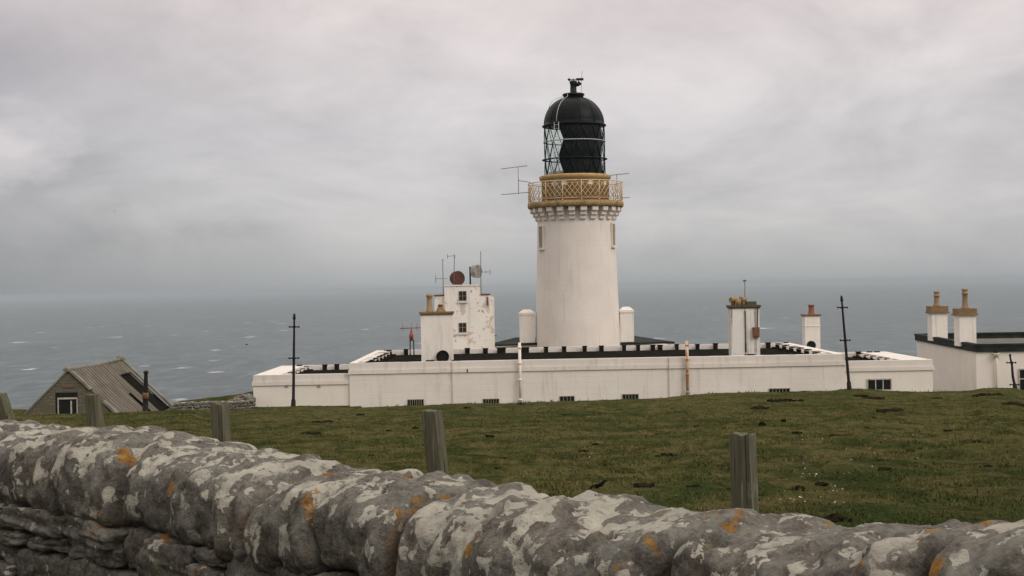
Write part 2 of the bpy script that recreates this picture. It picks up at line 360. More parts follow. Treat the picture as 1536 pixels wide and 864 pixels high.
# ------------------------------------------------------------------ ground
EDGE = [(-400, 640), (60, 621), (130, 620), (250, 615), (330, 613), (380, 612), (410, 611), (440, 608.5), (480, 610), (523, 611.5), (560, 610), (600, 608), (640, 607),
        (700, 604.5), (760, 604.5), (800, 602.5), (860, 600.5), (900, 600), (950, 598.5), (1000, 596), (1030, 592), (1060, 589.5), (1100, 588.5), (1200, 587), (1245, 585.5),
        (1270, 583), (1290, 583), (1320, 586), (1400, 587), (1455, 586), (1475, 582), (1520, 581.5), (1536, 585), (2000, 585)]
_E = [at(x, y, 1.0) for x, y in EDGE]; EA = [p.x for p in _E]; ES = [p.z for p in _E]
_B = [at(x, y, 92.) for x, y in ((225, 612), (262, 603), (290, 599.5), (320, 596.5), (350, 592.5), (378, 587), (395, 586))]; BX = [p.x for p in _B]; BZ = [p.z for p in _B]
def sstep(a, b, x):
    k = min(max((x-a)/(b-a), 0), 1); return k*k*(3-2*k)
def ground_z(x, y, rough=True):
    a = x/max(y, 14.)
    s = float(np.interp(a, EA, ES)); Ye = 58+26*sstep(-.235, -.195, a)
    if y < 9: z = -1.85+.02*(9-y)
    else:
        ze = s*Ye
        if y <= Ye: z = -1.85+(ze+1.85)*(y-9)/(Ye-9)
        else:
            fall = .13 + (.088-.13)*sstep(-.215, -.19, a); z = ze-fall*(y-Ye)
            zb = float(np.interp(x, BX, BZ))-(.02 if y > 92 else .006)*(y-92)**2
            if x < -9 and zb > z: z = zb
    if y > 116: z -= (y-116)*.35
    if y > 138: z -= (y-138)*6
    if rough:
        q = Vector((x, y, 0)); w = sstep(6, 14, y)
        z += w*(mn.noise(q*.35)*.05+mn.noise(q*1.1)*.035+mn.noise(q*2.6)*.028+max(mn.noise(q*5.3), 0)*.03)
        z -= w*.02*sstep(40, 80, y)
    return z
def ground_hit(px, py):
    d = at(px, py, 1.0); y = 9.
    while y < 110:
        if d.z*y <= ground_z(d.x*y, y, False): break
        y += .05
    return d*y

def terrain():
    ys = [-30, -15, -6, 0, 4] + list(np.geomspace(6, 60, 260)) + list(np.linspace(60.5, 118, 110)) + [120, 123, 127, 132, 137, 140, 146, 154]
    aa = np.concatenate([np.linspace(-1.6, -.42, 28)[:-1], np.linspace(-.42, .42, 300), np.linspace(.42, 1.6, 28)[1:]])
    vs = []; n = len(aa)
    for y in ys:
        for a in aa:
            x = a*max(y, 0)+a*(60 if y < 0 else 6)*max(0, 1-y/40) if y < 40 else a*y
            vs.append((x, y, ground_z(x, y)))
    fs = [(i*n+k, i*n+k+1, (i+1)*n+k+1, (i+1)*n+k) for i in range(len(ys)-1) for k in range(n-1)]
    mb = MB(); mb.add(vs, fs, True); return kind(mb.build('ground', M['turf']), 'structure')
terrain()

SEA = -95.0
def sea():
    ys = [60, 140, 400, 1000, 2500, 6000, 15000, 45000]; mb = MB()
    for i in range(len(ys)-1):
        y0, y1 = ys[i], ys[i+1]; n = 12
        vs = [((-1+2*k/n)*max(600, y*.9), y, SEA) for y in (y0, y1) for k in range(n+1)]
        mb.add(vs, [(k, k+1, n+2+k, n+1+k) for k in range(n)])
    return kind(mb.build('sea', M['sea']), 'structure')
sea()

def grass():
    n = 150000; y = 8+(52-8)*np.random.rand(n)**1.35; a = (np.random.rand(n)-.5)*.86
    x = a*y+(np.random.rand(n)-.5)*1.5
    vs = np.empty((n*3, 3), np.float32); keep = 0
    for i in range(n):
        q = Vector((x[i], y[i], 0))
        den = mn.noise(q*.8)*.5+mn.noise(q*3.3)*.5
        if den < -.12+.12*random.random(): continue
        z = ground_z(x[i], y[i]) - .004
        h = random.uniform(.012, .042)*(1.0+max(den, 0)*2.4); w = random.uniform(.004, .009)*(.8+y[i]/22)
        th = random.uniform(0, 2*math.pi); lx, ly = random.gauss(0, .5)*h, random.gauss(0, .5)*h
        c, s_ = math.cos(th)*w, math.sin(th)*w
        vs[keep*3] = (x[i]-c, y[i]-s_, z); vs[keep*3+1] = (x[i]+c, y[i]+s_, z); vs[keep*3+2] = (x[i]+lx, y[i]+ly, z+h); keep += 1
    ext = []
    while len(ext) < 9000:
        yy = random.uniform(52, 83.6); xx = random.uniform(-.40, .40)*yy; q = Vector((xx, yy, 3.))
        if yy > 57 and xx/yy < -.2: continue
        if mn.noise(q*.35)+mn.noise(q*1.7) < .25: continue
        z = ground_z(xx, yy)-.01; h = random.uniform(.05, .13)*(1.3 if yy > 81 else .8); w = random.uniform(.02, .045); lx = random.gauss(0, .4)*h
        ext += [(xx-w, yy, z), (xx+w, yy+.02, z), (xx+lx, yy, z+h)]
    ex = np.array(ext, np.float32); vs = np.concatenate([vs[:keep*3], ex]); keep = len(vs)//3
    me = bpy.data.meshes.new('grass'); me.vertices.add(keep*3); me.vertices.foreach_set('co', vs[:keep*3].ravel())
    me.loops.add(keep*3); me.loops.foreach_set('vertex_index', np.arange(keep*3, dtype=np.int32))
    me.polygons.add(keep); me.polygons.foreach_set('loop_start', np.arange(0, keep*3, 3, dtype=np.int32))
    me.materials.append(M['blade']); me.update(calc_edges=True); me.validate()
    o = bpy.data.objects.new('grass', me); COL.objects.link(o); kind(o, 'stuff'); tag(o, 'short green and straw coloured grass blades on the grazed field', 'grass')
grass()

def flowers():
    mb = MB(); spots = [(1193, 752, 44, 14, 8), (1255, 757, 24, 10, 4), (1215, 716, 60, 14, 8), (1200, 700, 44, 10, 5), (1228, 662, 60, 16, 6), (1330, 668, 60, 30, 5), (1290, 705, 40, 14, 4), (1255, 738, 12, 6, 6), (620, 658, 3, 2, 3), (890, 685, 10, 5, 3)]
    for px, py, sx, sy, n in spots:
        for k in range(n):
            p = ground_hit(random.gauss(px, sx*.5), random.gauss(py, sy*.5)); z = ground_z(p.x, p.y)+.03
            r = random.uniform(.004, .010)*(1+p.y/60); m = 6
            vs = [(p.x, p.y, z+r*.5)]+[(p.x+r*math.cos(2*math.pi*j/m), p.y+r*math.sin(2*math.pi*j/m)*.7, z+random.uniform(-.3, .6)*r) for j in range(m)]
            mb.add(vs, [(0, 1+j, 1+(j+1) % m) for j in range(m)])
    o = mb.build('daisies', M['petal']); kind(o, 'stuff'); tag(o, 'tiny white daisy heads speckling the dark green grass', 'flowers')
flowers()

# ------------------------------------------------------------------ clumps of earth
CL = [(476, 633, 14, 6, 0, None), (490, 632, 14, 6, 0, None), (465, 651, 30, 6, 0, 'flat dark earth clump on the grass left of the tall centre fence post'),
      (583, 646, 12, 4, 0, None), (623, 642, 10, 5, 0, None), (556, 683, 9, 4, 0, None), (755, 686, 13, 6, 0, None), (746, 703, 9, 4, 0, None),
      (874, 674, 17, 5, 0, None), (893, 666, 12, 4, 0, None), (1000, 683, 26, 9, 0, 'rounded dark earth clump in mid field, left of the short split post'),
      (965, 730, 30, 11, 1, 'reddish dark clump of earth just right of the black bird'), (1093, 733, 12, 5, 0, None), (1042, 732, 20, 4, 0, None),
      (1143, 635, 12, 11, 0, 'upright dark clod on the far grass, left and lower of two'), (1175, 630, 9, 10, 0, 'upright dark clod on the far grass, right and higher of two'),
      (1141, 612, 26, 8, 1, None), (1195, 649, 16, 5, 0, None), (1253, 653, 20, 4, 0, None), (1331, 616, 38, 8, 1, 'long reddish turf scar with a dark lump at its end'),
      (1349, 613, 12, 8, 0, None), (1423, 648, 12, 4, 0, None), (1468, 664, 15, 6, 0, None), (1381, 673, 10, 5, 0, None), (1365, 676, 18, 3, 1, None),
      (1328, 702, 27, 10, 0, 'dark oval earth clump in the right half of the field'), (1322, 691, 14, 4, 0, None), (1198, 735, 20, 13, 0, 'dark clod beside white daisies right of the short split post'),
      (1231, 726, 19, 7, 0, None), (1250, 778, 44, 14, 0, 'broad dark hollow clump close behind the coping on the right'), (1517, 605, 30, 8, 1, None), (1481, 700, 20, 4, 0, None), (1354, 752, 8, 5, 0, None),
      (1381, 753, 8, 4, 0, None), (1168, 601, 34, 6, 0, None), (1195, 600, 20, 5, 0, None), (1290, 594, 20, 4, 0, None), (1310, 598, 30, 5, 1, None), (1045, 640, 10, 4, 0, None),
      (1480, 592, 40, 4, 1, None), (1405, 596, 16, 4, 0, None), (735, 655, 14, 4, 0, None), (540, 622, 12, 4, 0, None), (700, 612, 12, 4, 0, None), (850, 622, 14, 3, 1, None),
      (930, 615, 10, 3, 0, None), (810, 660, 9, 3, 0, None), (985, 650, 10, 3, 0, None), (910, 700, 10, 5, 0, None), (780, 605, 9, 5, 0, None), (1120, 652, 12, 3, 1, None), (1420, 690, 12, 3, 0, None), (1300, 640, 12, 3, 1, None)]
for i, (px, py, w, h, red, lab) in enumerate(CL):
    p = ground_hit(px, py+h*.3); k = p.y/F; z = ground_z(p.x, p.y); W, H = w*k*.86, h*k*.8
    mb = MB()
    mb.lump((p.x, p.y, z+H*.15), W*.95, W*.8, H*1.0, i+1, 7, .45, p=2.2, fine=.06)
    for q in range(4+(w > 12)*7):
        e = W*random.uniform(.12, .36)
        mb.lump((p.x+random.uniform(-.58, .58)*W, p.y+random.uniform(-.5, .4)*W, z+random.uniform(-.05, .30)*H), e, e, min(e*.8, H), i*9+q, 5, .5, p=2.2, fine=.08)
    o = mb.build('earth_clump', M['peatred' if red else 'peat'])
    tag(o, lab or ('thin scrape of reddish bare earth in the distant turf' if red else 'small dark clump of peaty earth dotted over the grazed grass'), 'earth clump', 'earth clumps scattered over the field')

# ------------------------------------------------------------------ foreground dry stone wall
WD = Vector((-.6955, .7185, 0)).normalized(); WN = Vector((-WD.y, WD.x, 0))       # WN points to the camera side
if WN.y > 0: WN = -WN
W0 = WD*0 + Vector((0, .55/.1373, 0))                                               # crest passes here at 0.55 m below the eye
def wp(s, t_, z): return W0 + WD*s + WN*t_ + Vector((0, 0, z))
wall = thing('stone_wall', 'grey rubble wall with rounded coping stones, blotched with white and orange lichen', 'stone wall', wp(0, 0, -1.8))
TS = [-3.6, -1.57, -1.44, -1.31, -1.19, -1.06, -0.93, -0.8, -0.67, -0.54, -0.41, -0.28, -0.15, -0.02, 0.1, 0.23, 0.36, 0.49, 0.62, 0.75, 0.88, 1.01, 1.14, 1.27, 1.39, 1.52, 1.65, 1.78, 1.91, 2.04, 2.17, 2.3, 2.43, 2.56, 2.68, 2.81, 2.94, 3.07, 3.2, 3.33, 3.46, 9.5]; TZ = [-0.488, -0.488, -0.507, -0.538, -0.561, -0.57, -0.589, -0.557, -0.559, -0.596, -0.608, -0.579, -0.606, -0.594, -0.59, -0.587, -0.575, -0.557, -0.569, -0.577, -0.598, -0.592, -0.578, -0.56, -0.565, -0.562, -0.557, -0.543, -0.551, -0.537, -0.528, -0.545, -0.545, -0.546, -0.556, -0.578, -0.577, -0.573, -0.564, -0.565, -0.571, -0.571]           # height of the crest along the wall, metres below the eye
def coping_stone(s0, s1, top, seed, wid=.30, hgt=.31, lean=0., tshift=0.):
    nu, nv = 60, 84; vs = []; us = []; L = (s1-s0)
    for i in range(nu+1):
        u = -1+2*i/nu; u = math.copysign(abs(u)**.8, u)
        k = (1-abs(u)**14)**(1/2.8) if abs(u) < 1 else 0
        k = max(k, .0)
        for j in range(nv):
            ph = 2*math.pi*j/nv; c, s_ = math.cos(ph), math.sin(ph)
            ex = 2/2.9; cx = math.copysign(abs(c)**ex, c)*wid; cz = math.copysign(abs(s_)**ex, s_)
            cz = cz*hgt*.62 if cz > 0 else cz*hgt*.38
            q = Vector((u*L/2*.985+lean*cx, cx*(.25+.75*k), cz*(.2+.8*k) if cz > 0 else cz*k))
            sq = (s0+s1)/2+q.x; w = wp(sq, q.y+tshift, top+float(np.interp(sq, TS, TZ))-hgt*.62+q.z)
            d = (WN*cx+Vector((0, 0, cz))).normalized()
            so = Vector((seed*5.1, seed*2.3, 0))
            a_ = w.dot(WD); g_ = Vector((a_*1.9, w.dot(WN), w.z)); vd = mn.voronoi(g_*5.5+so)[0]; n = mn.noise(g_*2.2+so)*.026+(vd[1]-vd[0]-.3)*.038+mn.noise(g_*9+so)*.013+mn.noise(w*19)*.009+mn.noise(w*38)*.006+mn.noise(w*80)*.0032
            pit = max(mn.noise(w*11+so*2)-.30, 0)*.07+max(mn.noise(w*27+so)-.35, 0)*.03
            us.append(abs(u)); vs.append(w+d*(n-pit)*k+WD*mn.noise(w*5+so)*.02*(1 if abs(u) > .5 else .4))
    fs = [(i*nv+j, i*nv+(j+1) % nv, (i+1)*nv+(j+1) % nv, (i+1)*nv+j) for i in range(nu) for j in range(nv)]
    mb = MB(); mb.add(vs, fs, True); o = mb.build('coping_stone', M['coping'], wall)
    at_ = o.data.attributes.new('joint', 'FLOAT', 'POINT'); at_.data.foreach_set('value', np.array(us, np.float32)); return o
s = -3.6; i = 0
while s < 9.5:
    L = random.choice((.34, .42, .50, .58, .66, .46)); g = random.uniform(-.02, .012)
    top = random.uniform(-.006, .006)
    coping_stone(s, s+L+.01-g*.3, top, i*1.7+1, .285+random.uniform(-.02, .03), .315+random.uniform(-.03, .03), random.uniform(-.22, .22), random.uniform(-.02, .02))
    s += L; i += 1
def rubble():
    mb = MB(); z = -.84; row = 0; rr = random.Random(11); B3 = Matrix((WD, WN, Vector((0, 0, 1)))).transposed()
    def stone(s_, L, zc, h, side, n):
        c = wp(s_, side*(.18+rr.uniform(-.035, .035)), zc)
        mb.lump(c, L*1.0, .20, h, rr.random()*90, n, .24, B3 @ Matrix.Rotation(rr.uniform(-.10, .10), 3, 'Y') @ Matrix.Rotation(rr.uniform(-.15, .15), 3, 'Z'), p=8, fine=.035, ns=1.2)
    while z > -1.75:
        h = rr.uniform(.12, .20); s_ = -3.5
        while s_ < 9.4:
            L = rr.choice((.12, .16, .22, .28, .36, .44))*rr.uniform(.9, 1.15); near = -1.5 < s_ < 7.5 and z > -1.3
            n = 15 if near else 5
            if rr.random() < .45:
                f = rr.uniform(.35, .65); stone(s_+L/2, L, z-h*f/2, h*f*.98, 1, n)
                if L > .2: g = rr.uniform(.4, .6); stone(s_+L*g/2, L*g, z-h*(f+(1-f)/2), h*(1-f)*.98, 1, n); stone(s_+L*(g+(1-g)/2), L*(1-g), z-h*(f+(1-f)/2), h*(1-f)*.98, 1, n)
                else: stone(s_+L/2, L, z-h*(f+(1-f)/2), h*(1-f)*.98, 1, n)
            else: stone(s_+L/2, L, z-h/2, h, 1, n)
            if row < 4: stone(s_+L/2, L, z-h/2, h, -1, 5)
            s_ += L+.006
        z -= h+.004; row += 1
    mb.build('rubble_face', M['rubble'], wall)
    c = MB(); c.box(-3.6, 9.5, -.17, .17, -1.85, -.78, Matrix.Translation(W0) @ B3.to_4x4())
    c.build('wall_core', M['core'], wall)
rubble()

# ------------------------------------------------------------------ fence posts
def fence_post(x, y, top, wid, lean, rz, seed, label):
    zb = ground_z(x, y)-.25; H = top-zb; x -= lean[0]*H
    o = thing('fence_post', label, 'fence post', (x, y, zb), 'weathered wooden posts behind the stone wall')
    nz, nside = 60, 10; vs = []
    per = [(-1+2*k/nside, -1) for k in range(nside)]+[(1, -1+2*k/nside) for k in range(nside)]+[(1-2*k/nside, 1) for k in range(nside)]+[(-1, 1-2*k/nside) for k in range(nside)]
    n = len(per); ca, sa = math.cos(rz), math.sin(rz)
    for i in range(nz+1):
        f = i/nz; zz = f*H; w = wid/2*(1.04-.05*f)
        for (a, b) in per:
            l = (abs(a)**22+abs(b)**22)**(1/22); a2, b2 = a/l*w, b/l*w*.92
            q = Vector((a2*30+seed*3, b2*30, zz*1.2)); g = mn.noise(q*1.0)*.0035+mn.noise(Vector((a2*70, b2*70+seed, zz*2)))*.003
            crack = -.016*max(0, mn.noise(Vector((a2*45+seed*7, b2*45, zz*.6+seed)))-.38)*1.1
            k = 1+(g+crack)/max(w, .01); ztop = 0
            if f > .93: ztop = mn.noise(Vector((a2*28+seed*5, b2*28, seed)))*.010*(f-.93)/.07
            if f > .985: k *= .96
            vs.append((x+(a2*ca-b2*sa)*k+lean[0]*zz, y+(a2*sa+b2*ca)*k+lean[1]*zz, zb+zz+ztop))
    fs = [(i*n+j, i*n+(j+1) % n, (i+1)*n+(j+1) % n, (i+1)*n+j) for i in range(nz) for j in range(n)]
    mb = MB(); mb.add(vs, fs, False)
    cx, cy = x+lean[0]*H, y+lean[1]*H; ct = len(mb.v); mb.v.append((cx, cy, zb+H-.004))
    mb.f += [(nz*n+j, nz*n+(j+1) % n, ct) for j in range(n)]; mb.sm += [False]*n
    mb.build('post_shaft', M['wood'], o)
    return o
p1, p2, p3, p4, p5 = at(1114, 651, 7.0), at(647, 616, 9.0), at(329, 606, 10.8), at(139, 592, 13.2), at(-1, 590, 15.3)
fence_post(p1.x, p1.y, p1.z, .108, (-.02, .0), -.55, 1, 'squat split-topped wooden post with a dark notch, nearest to the right')
fence_post(p2.x, p2.y, p2.z, .104, (-.09, .0), -.5, 2, 'grey fissured wooden post standing highest over the middle of the coping')
fence_post(p3.x, p3.y, p3.z, .106, (-.05, .0), -.42, 3, 'dull grey wooden post in front of the low rubble wall left of the long building')
fence_post(p4.x, p4.y, p4.z, .115, (-.08, .0), -.35, 4, 'mossy wooden post in front of the ruined shed gable')
fence_post(p5.x, p5.y, p5.z, .118, (-.30, .0), -.35, 5, 'leaning wooden post cut by the left edge of the picture')

# ------------------------------------------------------------------ birds
def crow():
    p = ground_hit(893, 737); z = ground_z(p.x, p.y); k = p.y/F
    b = at(896, 729, p.y-.1); S = .46; z = b.z-.11*S
    o = thing('bird', 'small black bird standing on the grass just above the coping stones', 'bird', (b.x, b.y, z))
    me = bpy.data.meshes.new('body'); J = [((0, 0, 0), .058), ((.075, 0, .025), .062), ((.135, 0, .07), .045), ((.17, 0, .115), .036), ((.205, 0, .125), .026), ((.255, -.004, .112), .007),
                                           ((-.09, 0, -.03), .045), ((-.17, 0, -.065), .028), ((-.25, 0, -.085), .018)]
    ed = [(0, 1), (1, 2), (2, 3), (3, 4), (4, 5), (0, 6), (6, 7), (7, 8)]
    me.from_pydata([tuple(S*c_ for c_ in j[0]) for j in J], ed, []); ob = bpy.data.objects.new('tmp', me); COL.objects.link(ob)
    sk = ob.modifiers.new('s', 'SKIN'); ob.modifiers.new('u', 'SUBSURF').levels = 2
    for v, j in zip(me.skin_vertices[0].data, J): v.radius = (j[1]*S, j[1]*.9*S)
    me.skin_vertices[0].data[0].use_root = True
    ev = ob.evaluated_get(bpy.context.evaluated_depsgraph_get()); m2 = bpy.data.meshes.new_from_object(ev)
    mb = MB(); mb.add([v.co+b for v in m2.vertices], [tuple(q.vertices) for q in m2.polygons], True)
    bpy.data.objects.remove(ob)
    mb.build('body', M['feather'], o)
    for sg in (-1, 1):
        w = MB(); w.lump(b+Vector((-.05, sg*.052, -.012))*S, .26*S, .022*S, .085*S, 3+sg, 6, .12, Matrix.Rotation(-.32, 3, 'Y'), p=2.2); w.build('wing', M['feather'], o)
        l = MB(); gz = ground_z(b.x, b.y); l.tube([b+Vector((.02, sg*.025, -.04))*S, b+Vector((.03, sg*.025, -.085))*S, (b.x+.01, b.y+sg*.012, gz+.004)], [.012*S, .006*S, .005*S], 6)
        for a in (-.5, 0, .5): l.tube([(b.x+.01, b.y+sg*.012, gz+.005), (b.x+.028, b.y+sg*.012+a*.015, gz+.004)], .002, 5)
        l.build('leg', M['feather'], o)
crow()
def flier(px, py, Y, span, label, rz, dark):
    p = at(px, py, Y); o = thing('bird', label, 'bird', tuple(p)); Mx = Matrix.Translation(p) @ Matrix.Rotation(rz, 4, 'Z')
    b = MB(); s = span
    b.tube([Mx @ Vector(q) for q in ((.28*s, 0, 0), (.2*s, 0, .02*s), (.05*s, 0, 0), (-.12*s, 0, 0), (-.3*s, 0, 0))], [.01*s, .045*s, .075*s, .06*s, .02*s], 8)
    b.build('body', dark, o)
    for sg in (-1, 1):
        w = MB(); pr = [(.0, .04, .0), (.06, .24, .10), (-.02, .5, .06)]
        top = [Mx @ Vector((x*s+.06*s, sg*y*s, z*s)) for x, y, z in pr]; bot = [Mx @ Vector((x*s-c*s, sg*y*s, z*s)) for (x, y, z), c in zip(pr, (.12, .11, .01))]
        up = Vector((0, 0, .012*s)); vs = [q+up for q in top]+[q+up for q in bot]+[q-up for q in top]+[q-up for q in bot]
        w.add(vs, [(0, 1, 4, 3), (1, 2, 5, 4), (6, 9, 10, 7), (7, 10, 11, 8), (0, 6, 7, 1), (1, 7, 8, 2), (3, 4, 10, 9), (4, 5, 11, 10), (2, 8, 11, 5), (0, 3, 9, 6)])
        w.build('wing', dark, o)
flier(172, 317, 260, .6, 'tiny bird flying against the grey sky at far left', .3, M['gull'])
flier(370, 517, 150, .55, 'tiny dark bird flying low over the sea left of the tall pole', -.2, M['feather'])

# ------------------------------------------------------------------ lighthouse
LY = 106.0; ax = at(867, 500, LY).x
def Z(py, px=866): return at(px, py, LY).z
PX = LY/F
lh = thing('lighthouse', 'tall round white lighthouse with ochre gallery and black domed lantern', 'lighthouse', (ax, LY, -7.2))
C2 = (ax, LY)
r0, r1 = 63.5*PX, 57.2*PX; zt = Z(318)
mb = MB(); mb.lathe([(r0+.05, -7.6), (r0, Z(520))]+[(r0+(r1-r0)*(k/12), Z(520)+(zt-Z(520))*k/12) for k in range(1, 13)]+[(r1+.02, Z(311))], 96, C2)
tw = mb.build('tower_shaft', M['tower'], lh, loc=(0, 0, 0))
def polar(r, phi, z): return Vector((ax+r*math.sin(phi), LY-r*math.cos(phi), z))
# gallery
mb = MB(); rg = 71.5*PX
mb.lathe([(r1-.1, Z(312.6)), (rg-.06, Z(312.4)), (rg, Z(311.4)), (rg+.03, Z(308)), (rg, Z(304.5)), (rg-.12, Z(303.5)), (r1-.4, Z(303))], 96, C2)
M['slab'] = paint('weathered_ochre_stone', (.36, .235, .105), (.17, .12, .065), .85, 2.6, spec=.15)
mb.build('gallery_slab', M['slab'], lh)
NC = 24
for k in range(NC):
    ph = 2*math.pi*(k+.5)/NC; b = MB()
    for j, (ya, yb, ro) in enumerate(((312.8, 318.5, 68.5), (319.2, 324.5, 64.5), (325.2, 330.5, 61))):
        Mx = Matrix.Translation((ax, LY, 0)) @ Matrix.Rotation(ph, 4, 'Z')
        hw = .235-.01*j; r_o = ro*PX; za, zb_ = Z(ya), Z(yb)
        b.box(-hw, hw, -r_o, -(r1-.12), zb_, za, Mx); b.box(-hw*.9, hw*.9, -r_o+.06, -(r1-.12), zb_-.045, zb_, Mx)
    b.build('corbel', M['tower'], lh)
# railing
rr = 70.5*PX; zb_, zt_ = Z(303.5), Z(275); NP = 16
ring = lambda r, z, n=64, e=0: [polar(r, 2*math.pi*k/n, z) for k in range(n+1)]
mb = MB(); mb.tube(ring(rr, zt_), .035, 6); mb.tube(ring(rr, zb_+.16), .025, 6); mb.tube(ring(rr, zt_-.16), .015, 5)
mb.build('handrail', M['cream'], lh)
mb = MB(); ND = 58
for k in range(ND):
    for sg in (-1, 1):
        a0 = 2*math.pi*k/ND; a1 = a0+sg*2*math.pi*2.2/ND
        mb.tube([polar(rr, a0+(a1-a0)*j/4, zb_+.16+(zt_-zb_-.32)*j/4) for j in range(5)], .019, 4)
mb.build('lattice', M['cream'], lh)
for k in range(NP):
    ph = 2*math.pi*(k+.2)/NP; b = MB(); b.tube([polar(rr, ph, zb_-.02), polar(rr, ph, zt_+.03)], .032, 6); b.lathe([(.07, zb_-.01), (.05, zb_+.06)], 8, tuple(polar(rr, ph, 0))[:2])
    b.build('railing_post', M['cream'], lh)
# ochre drum
rm = 50.5*PX
mb = MB(); mb.lathe([(rm, Z(303.2)), (rm, Z(271)), (rm+.10, Z(270)), (53.5*PX, Z(268)), (54*PX, Z(266)), (53*PX, Z(264)), (rm-.1, Z(263.2))], 80, C2)
mb.build('lantern_drum', M['ochre'], lh)
for px_ in (834, 848, 886, 908):
    sn = (px_-866)/50.5; ph = math.asin(max(-.95, min(.95, sn))); b = MB(); Mx = Matrix.Translation((ax, LY, 0)) @ Matrix.Rotation(ph, 4, 'Z')
    b.box(-.14, .14, -rm-.05, -rm+.1, Z(280), Z(275.5), Mx); b.box(-.17, .17, -rm-.08, -rm+.1, Z(275.5)+.004, Z(274.5), Mx); b.build('vent', M['parapet'], lh)
# lantern
rl = 45.2*PX; tiers = [Z(264), Z(239), Z(212.5), Z(190)]; NS = 16
pan, gla, ast = MB(), MB(), MB()
def inblack(c):
    a = (c+180) % 360-180; return -33 < a < 60
for tI in range(3):
    za, zb2 = tiers[tI], tiers[tI+1]; off = .5*(tI % 2); st = 360/NS
    for k in range(NS):
        A0, A1, B = (k+off)*st, (k+1+off)*st, (k+.5+off)*st; B1 = B+st
        for tri, cen in (((A0, za), (A1, za), (B, zb2)), (A0+A1)/2), (((B, zb2), (A1, za), (B1, zb2)), (B+B1)/2):
            tgt = pan if inblack(cen) else gla; rp = rl-.035
            P3 = [polar(rp, R(a), z) for a, z in tri]; 
            inn = [polar(rp-.03, R(a), z) for a, z in tri]
            if tgt is pan: tgt.add(P3+inn, [(0, 1, 2), (5, 4, 3), (0, 3, 4, 1), (1, 4, 5, 2), (2, 5, 3, 0)])
            else: tgt.add(P3, [(0, 1, 2)])
        for (a, b_) in ((A0, B), (A1, B)):
            ast.tube([polar(rl, R(a), za), polar(rl, R((a+b_)/2), (za+zb2)/2), polar(rl, R(b_), zb2)], .032, 5)
pan.build('blackout_panel', M['panel'], lh); gla.build('glazing', M['glass'], lh); ast.build('astragal', M['black'], lh)
for py, r_, w_, m_ in ((239.5, 49, .055, 'black'), (213, 46.8, .045, 'ring')):
    b = MB(); b.lathe([(rl-.02, Z(py)-w_), (r_*PX, Z(py)-w_*.4), (r_*PX, Z(py)+w_*.4), (rl-.02, Z(py)+w_)], 64, C2, cap=False); b.build('lantern_ring', M[m_], lh)
b = MB(); b.lathe([(rl-.3, Z(264)+.01), (rl-.3, Z(258)), (rl-.35, Z(258))], 48, C2); b.build('lantern_sill', M['frame'], lh)
mb = MB(); rd = 45.5*PX; zd = Z(187); hd = Z(145)-zd
prof = [(rl-.05, Z(190.5)), (47.8*PX, Z(190)), (48.2*PX, Z(188.5)), (46*PX, Z(187))]
prof += [(rd*math.cos(a)**.92, zd+hd*math.sin(a)) for a in [math.pi/2*k/16 for k in range(0, 15)]]
mb.lathe(prof, 72, C2, cap=False); dome = mb.build('dome', M['dome'], lh)
rb = MB()
for k in range(12):
    ph = 2*math.pi*(k+.3)/12; rb.tube([polar((rd*math.cos(a)**.92)+.01, ph, zd+hd*math.sin(a)) for a in [math.pi/2*q/12 for q in range(0, 11)]], .02, 5)
rb.build('seam', M['dome'], dome)
mb = MB(); mb.lathe([(15.0*PX, Z(149)), (14.8*PX, Z(144)), (16.5*PX, Z(143.2)), (16.5*PX, Z(141)), (15.*PX, Z(140.4)), (5*PX, Z(139.6)), (4.6*PX, Z(127)), (5.5*PX, Z(125)), (5.7*PX, Z(122.5)), (4*PX, Z(120.8)), (.02, Z(120.2))], 32, C2)
mb.build('ventilator', M['black'], lh)
pv = Vector((ax, LY, 0)); b = MB()
b.tube([pv+Vector((0, 0, Z(121))), pv+Vector((0, 0, Z(117.5)))], .03, 6)
b.tube([(ax-.8*PX*9, LY, Z(119.3)), (ax+PX*15, LY, Z(119))], .028, 6)
b.cbox((ax-PX*6, LY, Z(119.3)), PX*4, .05, PX*3.5, Matrix.Rotation(.78, 3, 'Y')); b.cbox((ax+PX*10, LY, Z(119)), PX*11, .05, PX*3.6)
b.build('wind_vane', M['black'], lh)
b = MB(); b.tube([(ax+PX*1, LY-.1, Z(128)), (ax+PX*7, LY-.1, Z(127)), (ax+PX*10, LY-.1, Z(124))], [.16, .14, .2], 8); b.build('vent_hood', M['black'], lh)
b = MB(); b.tube([(ax+PX*12, LY+.3, Z(141)), (ax+PX*12.6, LY+.3, Z(118)), (ax+PX*14.2, LY+.3, Z(105.5))], [.014, .014, .016], 5); b.build('lightning_rod', M['steel'], lh)
# ladder and dome rails
ph = -math.asin(29/52); b = MB()
tdir = Vector((math.cos(ph), math.sin(ph), 0))
for sg in (-1, 1):
    b.tube([polar(52.5*PX, ph, Z(304))+tdir*sg*.21, polar(51.5*PX, ph, Z(232))+tdir*sg*.20, polar(49.6*PX, ph, Z(187))+tdir*sg*.19], .022, 6)
for k in range(20):
    f = (k+.5)/20; zz = Z(304)+(Z(188)-Z(304))*f; r_ = (52.5-3*f)*PX
    b.tube([polar(r_, ph, zz)-tdir*.2, polar(r_, ph, zz)+tdir*.2], .016, 5)
b.build('ladder', M['ring'], lh)
b = MB(); b.tube([polar(49.8*PX, ph, Z(187))]+[polar((rd*math.cos(a)**.92)+.22, ph+.02*a, zd+hd*math.sin(a)) for a in [math.pi/2*q/12 for q in range(1, 11)]]+[polar(17*PX, ph, Z(142))], .022, 6)
b.build('dome_rail', M['ring'], lh)
